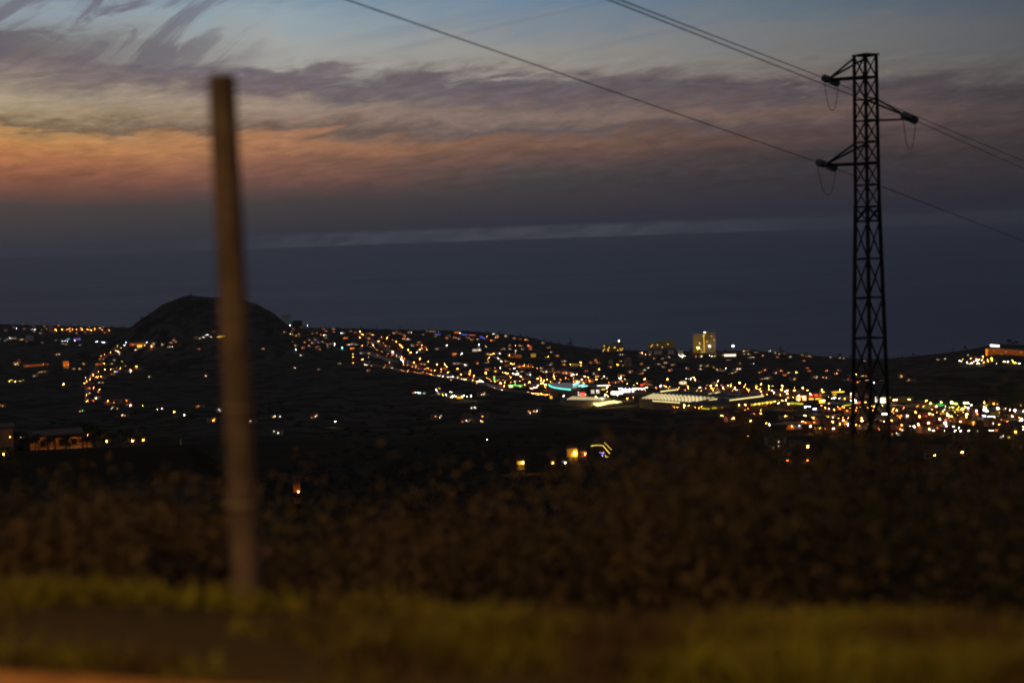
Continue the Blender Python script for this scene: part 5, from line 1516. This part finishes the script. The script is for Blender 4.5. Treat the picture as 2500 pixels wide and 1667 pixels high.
# left side: hamlet and ridge
facade(64, 818, 81.5, 833, 'pale_box_building', 'pale square building behind a bluish lamp on the left', 'building', 'W', .035, 3, 3)
facade(180, 825.5, 196.5, 831.5, 'violet_building', 'building washed in violet light', 'building', 'V', .5, 1, 6, fill=(.8, .7), lamp=('V', 1))
facade(163.5, 826.6, 170, 829.3, 'teal_sign_shop', 'shop with a teal lit sign among bluish lamps', 'shop', 'T', 1.1, 1, 1, fill=(.95, .9), depth=5)
facade(313, 835.5, 372, 846.5, 'red_long_building', 'long red-lit building with a row of yellow windows at the cone hill foot', 'building', 'D', .30, 1, 14, wall='wall_c', fill=(.8, .6), lamp=('R', 2))
facade(335, 840.8, 355, 844.3, 'yellow_arcade_shop', 'row of five yellow lit openings in front of the long red building', 'shop', 'Y', 2.6, 1, 5, fill=(.55, .8), D=hit(343, 847)[1] - 14, depth=6)
facade(55, 888, 118, 896, 'long_orange_wall', 'long low wall washed orange on the far left', 'wall', 'D', .20, 1, 16, wall='wall_b', fill=(.9, .6), lamp=('D', 2), depth=5)  # wash of light built from dim glowing panes
facade(42, 877, 51, 888, 'orange_stub', 'dim orange house end left of the long wall', 'house', 'D', .12, 1, 2, wall='wall_b')
facade(154.5, 881.5, 169, 895.5, 'orange_cube_house', 'square house with a whole orange facade in the dark fields', 'house', 'D', .45, 1, 1, wall='wall_b', fill=(.94, .94), lamp=('D', 2))
facade(233, 886.5, 256, 892.5, 'orange_low_house', 'low orange house beside the hamlet lamps', 'house', 'D', .4, 1, 6, wall='wall_b', lamp=('O', 2))
t, w_, h_, d_ = facade(278, 905.5, 288.5, 910, 'rainbow_sign_shop', 'small shop with a violet, green and blue sign in the hamlet', 'shop', 'V', 1.6, 1, 1, fill=(.3, .8), depth=5)
MB().box(-w_ * .3, -.2, h_ * .5, w_ * .3, .2, h_ * .7).build('sign_panel', emit('K', 2.0, False), t)
MB().box(w_ * .3, -.2, h_ * .5, w_ * .3, .2, h_ * .7).build('sign_panel', m_blue, t)
facade(270, 974.5, 318, 985, 'white_lit_wall', 'faint wall behind the white lamps at the hamlet end', 'wall', 'O', .05, 1, 8, wall='wall_b', lamp=('O', 2))
facade(120, 795, 132, 812, 'ridge_house_row', 'faint house row on the far ridge', 'house', 'D', .05, 1, 3)
canopy(531, 822.6, 579, 816.2, 4, 7, emit('Y', 3.0), 'lit_terrace_roof', 'slanting terrace roof outlined bright yellow at the cone hill flank', 'terrace roof', 1.6, 5)
facade(472, 824.5, 483, 830, 'dim_hill_house', 'dim orange house left of the small white lamps on the hill flank', 'house', 'D', .25, 1, 3, wall='wall_b')
facade(690, 770, 711, 784, 'floodlit_church', 'small church facade with three tall white lights beside the cone hill', 'church', 'C', .03, 1, 4, fill=(.4, .8))
facade(714, 783, 738, 794, 'dark_hill_block', 'dark block on the crest with one lit window beside the church', 'building', 'Y', .006, 3, 4, wall='roof_flat')
facade(855, 849, 867, 854, 'orange_shed', 'orange lit flat shed left of the motorway', 'shed', 'O', .7, 1, 3, wall='wall_b', fill=(.95, .7), lamp=('O', 2))
facade(838, 823.5, 852, 827.5, 'orange_roof_house', 'house with an orange lit eave under the glaring motorway lamp', 'house', 'O', .7, 1, 3, wall='wall_b', fill=(.95, .7), lamp=('O', 2))
facade(1092, 963.5, 1132, 969.5, 'greenhouse', 'grey lit greenhouse behind white lamps in the dark fields', 'greenhouse', 'Y', .10, 1, 14, fill=(.9, .85))
facade(1115, 968, 1131, 973, 'yellow_pavilion', 'bright yellow lit pavilion in front of the greenhouse', 'pavilion', 'Y', 1.5, 1, 4, fill=(.95, .7), depth=6)

# ------------------------------------------------------------------ nearer houses, lit by their own wall lamps
def near_house(x0, y0, x1, y1, label, c, st, depth=8, D=None, roofh=2.0, lampx=.2, wall='wall_b', lampz=.7, arch=False, yaw=0.0):
    xc = (x0 + x1) / 2
    g, fy = frame_at(xc, y1, D)
    w = (x1 - x0) * g[1] / F
    h = max(2.6, at(xc, y0, g[1])[2] - g[2] - roofh * .6)
    t = empty('villa', tuple(g), fy + yaw, label, 'house')
    MB().box(0, depth / 2, h / 2 - 1.5, w, depth, h + 3).build('wall', M[wall], t)
    r_ = gable(w, depth, h + .01, roofh).build('roof', M['roof_tile'], t)
    r_.location = (0, depth / 2, 0)
    MB().box(-w * .15, -.05, 1.05, 1.0, .1, 2.1).build('door', M['bark'], t)
    for k in (-.33, .1, .36):
        for fl in ([1.7, 4.5] if h > 6 else [1.7]):
            f_ = MB().box(w * k, -.06, fl, 1.3, .12, 1.3).build('window', M['dark_glass'], t)
            MB().box(w * k, -.1, fl - .72, 1.5, .3, .1).build('sill', M['concrete'], f_)
    l_ = MB().box(w * lampx, -1.15, h * lampz, .36, .3, .3).build('wall_lamp', mat_emit('house lamp', COL[c], st), t)
    MB().rod((w * lampx, 0, h * lampz + .2), (w * lampx, -1.2, h * lampz + .2), .04).build('lamp_arm', M['pole_steel'], l_)
    return t, w, h, g
near_house(1262, 1119, 1281, 1157, 'near house front glowing amber, left of the brightest one', 'Y', 900, lampx=.3, lampz=.85)
near_house(1344, 1119, 1355, 1142, 'narrow house corner with two small amber lights between the glowing fronts', 'Y', 120, lampx=.1)
near_house(1385, 1090, 1411, 1134, 'brightest near house front, blown out yellow over a white courtyard lamp', 'Y', 2600, lampx=.25, lampz=.72)
near_house(1414, 1097, 1432, 1124, 'orange lit house side right of the brightest front', 'O', 420, lampx=.3)
near_house(1372, 1120, 1384, 1138, 'dim white-lit house corner left of the brightest front', 'W', 90, wall='wall_a')
g = hit(1394, 1128)
t = empty('courtyard_lamp', tuple(g), 0, 'white courtyard lamp in front of the brightest near house', 'lamp')
MB().rod((0, 0, -.3), (0, 0, 2.2), .06).build('post', M['pole_steel'], t)
MB().rod((0, 0, 2.2), (0, 0, 3.1), .5, 8, .3).build('globe', emit('W', 60.0), t)
# LED edged roof
gl = hit(1470, 1120)
led = empty('party_pavilion', tuple(gl), 0, 'pavilion whose bent roof edges are traced by yellow light strips', 'pavilion')
def lp(x, y, dy=0.0):
    p = at(x, y, gl[1] + dy)
    return Vector((p[0] - gl[0], p[1] - gl[1], p[2] - gl[2]))
P_ = [lp(1443, 1088.5), lp(1455, 1086.5), lp(1472, 1087.3), lp(1488.5, 1107)]
R_ = [lp(1446, 1080.5, 14), lp(1475.5, 1080.5, 14), lp(1493, 1098, 14)]
MB().add([P_[0], P_[2], P_[3], R_[2], R_[1], R_[0]], [(0, 1, 4, 5), (1, 2, 3, 4)]).build('roof', M['roof_flat'], led)
m_led = mat_emit('yellow light strip', (1.0, .66, .05), 2.6)
for seq in (P_, R_[1:]):
    MB().tube(seq, .22, 6).build('light_strip', m_led, led)
MB().tube([lp(1478, 1110), lp(1479, 1115), lp(1487, 1114.5)], .15, 5).build('light_strip', m_led, led)
for q in (P_[0], P_[3], R_[0], R_[2]):
    MB().rod((q.x, q.y, -2), q, .14).build('post', M['pole_steel'], led)
for (x, y, c) in ((1465, 1105, 'V'), (1469, 1105.5, 'P'), (1473, 1107, 'B'), (1470, 1110.5, 'V'), (1474, 1105, 'V'), (1471, 1113, 'B')):
    q = lp(x, y, 2)
    MB().rod(q, q + Vector((0, 0, .5)), .28, 6).build('coloured_lamp', emit(c, 3.0, False), led)

# the arcade house on the spur at the left
g, fy = frame_at(150, 1112, 352)
sK = g[1] / F
zt_ = at(150, 1062, g[1])[2] - g[2]
ah = empty('arcade_house', tuple(g), fy, 'wide house with an arcaded veranda lit orange on the left slope', 'house')
W_ = 145 * sK
MB().box(0, 6.5, zt_ / 2 - 1, W_, 7, zt_ + 2).build('wall', M['wall_b'], ah)
MB().box(0, 4.6, zt_ + .15, W_ + 1, 11.5, .3).build('roof', M['roof_tile'], ah)
MB().box(0, 1.4, .02, W_, 3.4, .2).build('veranda_floor', M['concrete'], ah)
for px_ in (-52, -30, -14, 12, 52, 76):
    MB().box(px_ * sK, 0, zt_ / 2 - .6, 5 * sK, .45, zt_ + 1.2).build('column', M['wall_b'], ah)
MB().box(16 * sK, 0, zt_ - .45, 92 * sK, .45, .55).build('beam', M['wall_b'], ah)
for k, lx_ in enumerate((-60, -22, 30, 64)):
    MB().box(lx_ * sK, 1.6, zt_ - .75, .3, .3, .16).build('ceiling_lamp', mat_emit('veranda lamp', (1, .36, .05), 70.0), ah)
for lx_ in (-42, 2, 32):
    MB().box(lx_ * sK, 2.96, 1.4, 1.2, .1, 1.5).build('window', M['dark_glass'], ah)
g2, fy2 = frame_at(10, 1110, 340)
lh = empty('side_house', tuple(g2), fy2, 'dim orange-brown house wall cut by the left picture edge', 'house')
MB().box(0, 4, 1.5, 34 * g2[1] / F * 1.4, 7, 8).build('wall', M['wall_b'], lh)
MB().box(0, 4, 5.6, 5.6, 7.6, .25).build('roof', M['roof_tile'], lh)
MB().box(1.6, -1.2, 3.4, .22, .22, .16).build('wall_lamp', mat_emit('edge lamp', (1, .36, .05), 18.0), lh)
facade(440, 1067, 444, 1091, 'gate_pillar', 'slim pillar with a dim amber glowing face on the left slope', 'pillar', 'Y', .05, 1, 1, wall='wall_b', D=380, depth=1.2, lamp=None)  # lit pillar face made as a dim glowing pane
near_house(716, 1168, 733, 1190, 'small house corner lit orange low on the left slope', 'O', 30, D=330, depth=5, roofh=1.0)
near_house(300, 1085, 345, 1108, 'half hidden house with an orange lamp behind bushes on the left', 'O', 40, D=390, depth=6, roofh=1.2)

# lamplit trees beside the arcade house
def lit_tree(x, y, D, sc, L_, label):
    put_tree_later.append((x, y, D, sc))
    r = ray(x, y)
    g = np.array([r[0] * (D - 3.5 * sc), D - 3.5 * sc, 0]); g[2] = float(height(g[0], g[1]))
    t = empty('garden_lamp', tuple(g), 0, label, 'garden lamp', 'garden lamps on the near left slope')
    MB().rod((0, 0, -.2), (0, 0, 1.5), .05, 6).build('post', M['pole_steel'], t)
    MB().rod((0, 0, 1.5), (0, 0, 1.75), .16, 8, .1).build('lantern', mat_emit('garden glow', (1, .40, .04), L_), t)
put_tree_later = []
lit_tree(262, 1100, 352, .55, 60.0, 'garden lamp under a tree right of the arcade house')
lit_tree(325, 1100, 356, .75, 110.0, 'brighter garden lamp under the wider lamplit tree')
lit_tree(352, 1112, 350, .5, 30.0, 'weak garden lamp under the last lamplit tree')
lit_tree(12, 1160, 300, .5, 40.0, 'garden lamp glowing at the left picture edge')

# ------------------------------------------------------------------ roads through the town, draped on the ground
def drape(pts, wd, name, mat):
    P = []
    for (x, y) in pts:
        h_ = hit(x, y)
        P.append(Vector((h_[0], h_[1], 0)))
    Q = []
    for a_, b_ in zip(P[:-1], P[1:]):
        n_ = max(2, int((b_ - a_).length / 25))
        for k in range(n_):
            Q.append(a_.lerp(b_, k / n_))
    Q.append(P[-1])
    vs, fs = [], []
    for i_, q in enumerate(Q):
        d = (Q[min(i_ + 1, len(Q) - 1)] - Q[max(i_ - 1, 0)]).normalized()
        nrm = Vector((-d.y, d.x, 0)) * wd / 2
        for s_ in (-1, -.33, .33, 1):
            p = q + nrm * s_
            vs.append((p.x, p.y, float(height(p.x, p.y)) + .7))
    for i_ in range(len(Q) - 1):
        for k in range(3):
            fs.append((i_ * 4 + k, i_ * 4 + k + 1, i_ * 4 + k + 5, i_ * 4 + k + 4))
    b = MB(); b.add(vs, fs)
    o = b.build(name, mat)
    tag(o, kind='structure')
M['town_asphalt'] = mat_diffuse('town road', (0.16, 0.14, 0.12), (0.12, 0.11, 0.095), 0.1, 0.8)
drape([(878, 818), (905, 830), (935, 845), (965, 862), (990, 880), (1015, 896), (1050, 905), (1090, 915), (1130, 926), (1180, 938), (1240, 950)], 22, 'motorway', M['town_asphalt'])
drape([(895, 891), (960, 900), (1035, 914), (1085, 922), (1135, 930), (1180, 936), (1205, 944), (1226, 952), (1300, 960), (1380, 968)], 16, 'motorway_road', M['town_asphalt'])
drape([(1205, 870), (1225, 884), (1260, 893), (1300, 899)], 12, 'town_street', M['town_asphalt'])
drape([(1300, 945), (1320, 935), (1335, 925)], 14, 'town_street', M['town_asphalt'])
drape([(1650, 948), (1720, 952), (1800, 958), (1900, 966), (1960, 972)], 26, 'town_street', M['town_asphalt'])
drape([(285, 845), (262, 870), (240, 890), (225, 912), (208, 932), (215, 955), (212, 982)], 10, 'town_street', M['town_asphalt'])
drape([(2100, 990), (2200, 1005), (2300, 1012), (2400, 1015), (2500, 1022)], 12, 'town_street', M['town_asphalt'])

M['yard'] = mat_diffuse('paved yard', (0.26, 0.22, 0.17), (0.12, 0.10, 0.08), 0.03, 0.9)  # pale paving added under the lamps to strengthen the glow on the ground
drape([(1575, 946), (1660, 948), (1760, 953), (1860, 961), (1975, 972)], 62, 'pavement', M['yard'])
drape([(1310, 944), (1400, 940), (1480, 944), (1560, 948)], 50, 'pavement', M['yard'])
drape([(2010, 985), (2110, 988), (2230, 994), (2340, 1000), (2480, 1004)], 60, 'pavement', M['yard'])
drape([(2010, 1012), (2110, 1016), (2230, 1020), (2350, 1022), (2490, 1028)], 34, 'pavement', M['yard'])
drape([(1900, 1034), (1990, 1036), (2090, 1036)], 34, 'pavement', M['yard'])
drape([(1150, 925), (1230, 920), (1310, 926)], 40, 'pavement', M['yard'])
drape([(890, 858), (925, 872), (965, 885)], 30, 'pavement', M['yard'])

# ------------------------------------------------------------------ trees
def crown(seed, rx, rz, n, leaf, kind=0):
    r = np.random.default_rng(seed)
    V = []
    k = 9 if kind == 0 else 6
    for _ in range(k):
        if kind == 0:
            c = np.array([r.uniform(-.6, .6) * rx, r.uniform(-.6, .6) * rx, rz * r.uniform(.5, 1.5) + 1.2])
            rr = np.array([rx * .48, rx * .48, rz * .36])
        else:
            f_ = _ / k
            c = np.array([r.uniform(-.1, .1) * rx, r.uniform(-.1, .1) * rx, rz * (.3 + 1.9 * f_) + .6])
            rr = np.array([rx * (1 - f_ * .8), rx * (1 - f_ * .8), rz * .3])
        m_ = n // k
        D_ = r.normal(size=(m_, 3)); D_ /= np.linalg.norm(D_, axis=1)[:, None]
        P = c + D_ * rr * r.uniform(.5, 1.0, m_)[:, None]
        A = r.normal(size=(m_, 3)); A /= np.linalg.norm(A, axis=1)[:, None]
        B = np.cross(A, r.normal(size=(m_, 3))); B /= np.linalg.norm(B, axis=1)[:, None]
        L = leaf * r.uniform(.6, 1.4, m_)[:, None]
        V.append(np.stack([P - A * L, P + B * L * .6, P + A * L, P - B * L * .6], 1))
    V = np.concatenate(V).reshape(-1, 3)
    return numpy_mesh('crown', V, np.arange(len(V)).reshape(-1, 4), M['leaf_town'])
TR = []
for sd, rx, rz, kd in ((1, 3.6, 3.2, 0), (2, 4.4, 3.0, 0), (3, 3.0, 3.8, 0), (4, 1.7, 4.6, 1)):
    tb = MB().rod((0, 0, -1), (0, 0, rz * 1.1), .28, 6, .14)
    for a_ in (0.4, 2.5, 4.6):
        tb.rod((0, 0, rz * .7), (rx * .5 * math.cos(a_), rx * .5 * math.sin(a_), rz * 1.3), .12, 5, .05)
    TR.append((crown(sd, rx, rz, 420, .42, kd), tb.mesh('trunk', M['bark']), ('broad', 'wide', 'tall', 'pointed')[sd - 1]))
def put_tree(x, y, k=None, sc=1.0, D=None, off=(0, 0)):
    k = random.randrange(3) if k is None else k
    cr, tk, nm = TR[k]
    g = hit(x, y)
    g = np.array([g[0] + off[0], g[1] + off[1], 0])
    if D: g = np.array([ray(x, y)[0] * D, D, 0])
    g[2] = float(height(g[0], g[1]))
    o = empty('tree' if k < 3 else 'pine_tree', tuple(g), random.uniform(0, 6.28))
    o.scale = (sc, sc, sc * random.uniform(.85, 1.2))
    link('crown', cr, o); link('trunk', tk, o)
    where = region(x, y)
    queue_label(o, x, nm, 'tree', where, 'trees ' + where)
cand = [L for L in lights if L[4] == 'L' and L[2] in 'OYDWP' and L[3] >= 2 and L[0] > 180]
random.shuffle(cand)
nt_ = 0
for L in cand[:175]:
    d_ = random.uniform(7, 13); a_ = random.uniform(0.3, 2.84)
    put_tree(L[0], L[1] + 6, sc=random.uniform(.7, 1.15), off=(d_ * math.cos(a_), d_ * math.sin(a_)))
for _ in range(75):
    x = random.uniform(10, 2480)
    if 290 < x < 700: continue
    ye = np.interp(x, EDGE[:, 0], EDGE[:, 1])
    de = np.interp(x, EDGE[:, 0], EDGE[:, 2])
    put_tree(x, ye + 2, random.choice((0, 1, 2, 3, 3)), random.uniform(.8, 1.5), D=de - random.uniform(8, 60))
for (x, s_, k) in ((1394, 2.1, 3), (1388, 1.4, 1), (716, 1.6, 1), (728, 1.9, 1), (738, 1.6, 0), (700, 1.5, 1), (2052, 1.8, 1), (2044, 1.4, 3), (1905, 1.9, 3), (1912, 1.4, 1), (2465, 1.8, 1), (2480, 1.6, 0)):
    ye = np.interp(x, EDGE[:, 0], EDGE[:, 1]); de = np.interp(x, EDGE[:, 0], EDGE[:, 2])
    put_tree(x, ye + 3, k, s_, D=de - 20)
put_tree(465, 722, 1, .9, D=HILL_Y)
put_tree(345, 765, 1, 1.2, D=HILL_Y)

for (x, y, D, sc) in put_tree_later:
    put_tree(x, y, 1, sc, D=D)

for (x, y, D, sc, k) in ((88, 1120, 335, .5, 0), (118, 1124, 332, .42, 1), (172, 1122, 336, .5, 2), (214, 1118, 338, .6, 0), (55, 1112, 345, .8, 1), (235, 1108, 349, .8, 0)):
    put_tree(x, y, k, sc, D=D)
for (x, k, sc) in ((708, 1, 1.3), (745, 0, 1.2), (752, 3, 1.1), (733, 0, 1.7)):
    put_tree(x, np.interp(x, EDGE[:, 0], EDGE[:, 1]) + 3, k, sc, D=5290)

# ------------------------------------------------------------------ the air: even haze round everything
hz = MB().box(0, 0, 270, 152000, 152000, 544)
hm = bpy.data.materials.new('evening haze')
hm.use_nodes = True
hn = hm.node_tree
hn.nodes.clear()
ho = hn.nodes.new('ShaderNodeOutputMaterial')
hv = hn.nodes.new('ShaderNodeVolumePrincipled')
hv.inputs['Color'].default_value = (0.80, 0.82, 0.90, 1)
hv.inputs['Density'].default_value = 1.5e-5
hv.inputs['Anisotropy'].default_value = 0.3
hn.links.new(hv.outputs[0], ho.inputs['Volume'])
tag(hz.build('haze', hm), None, None, None, 'stuff')
scene.cycles.volume_bounces = 0
flush_labels()
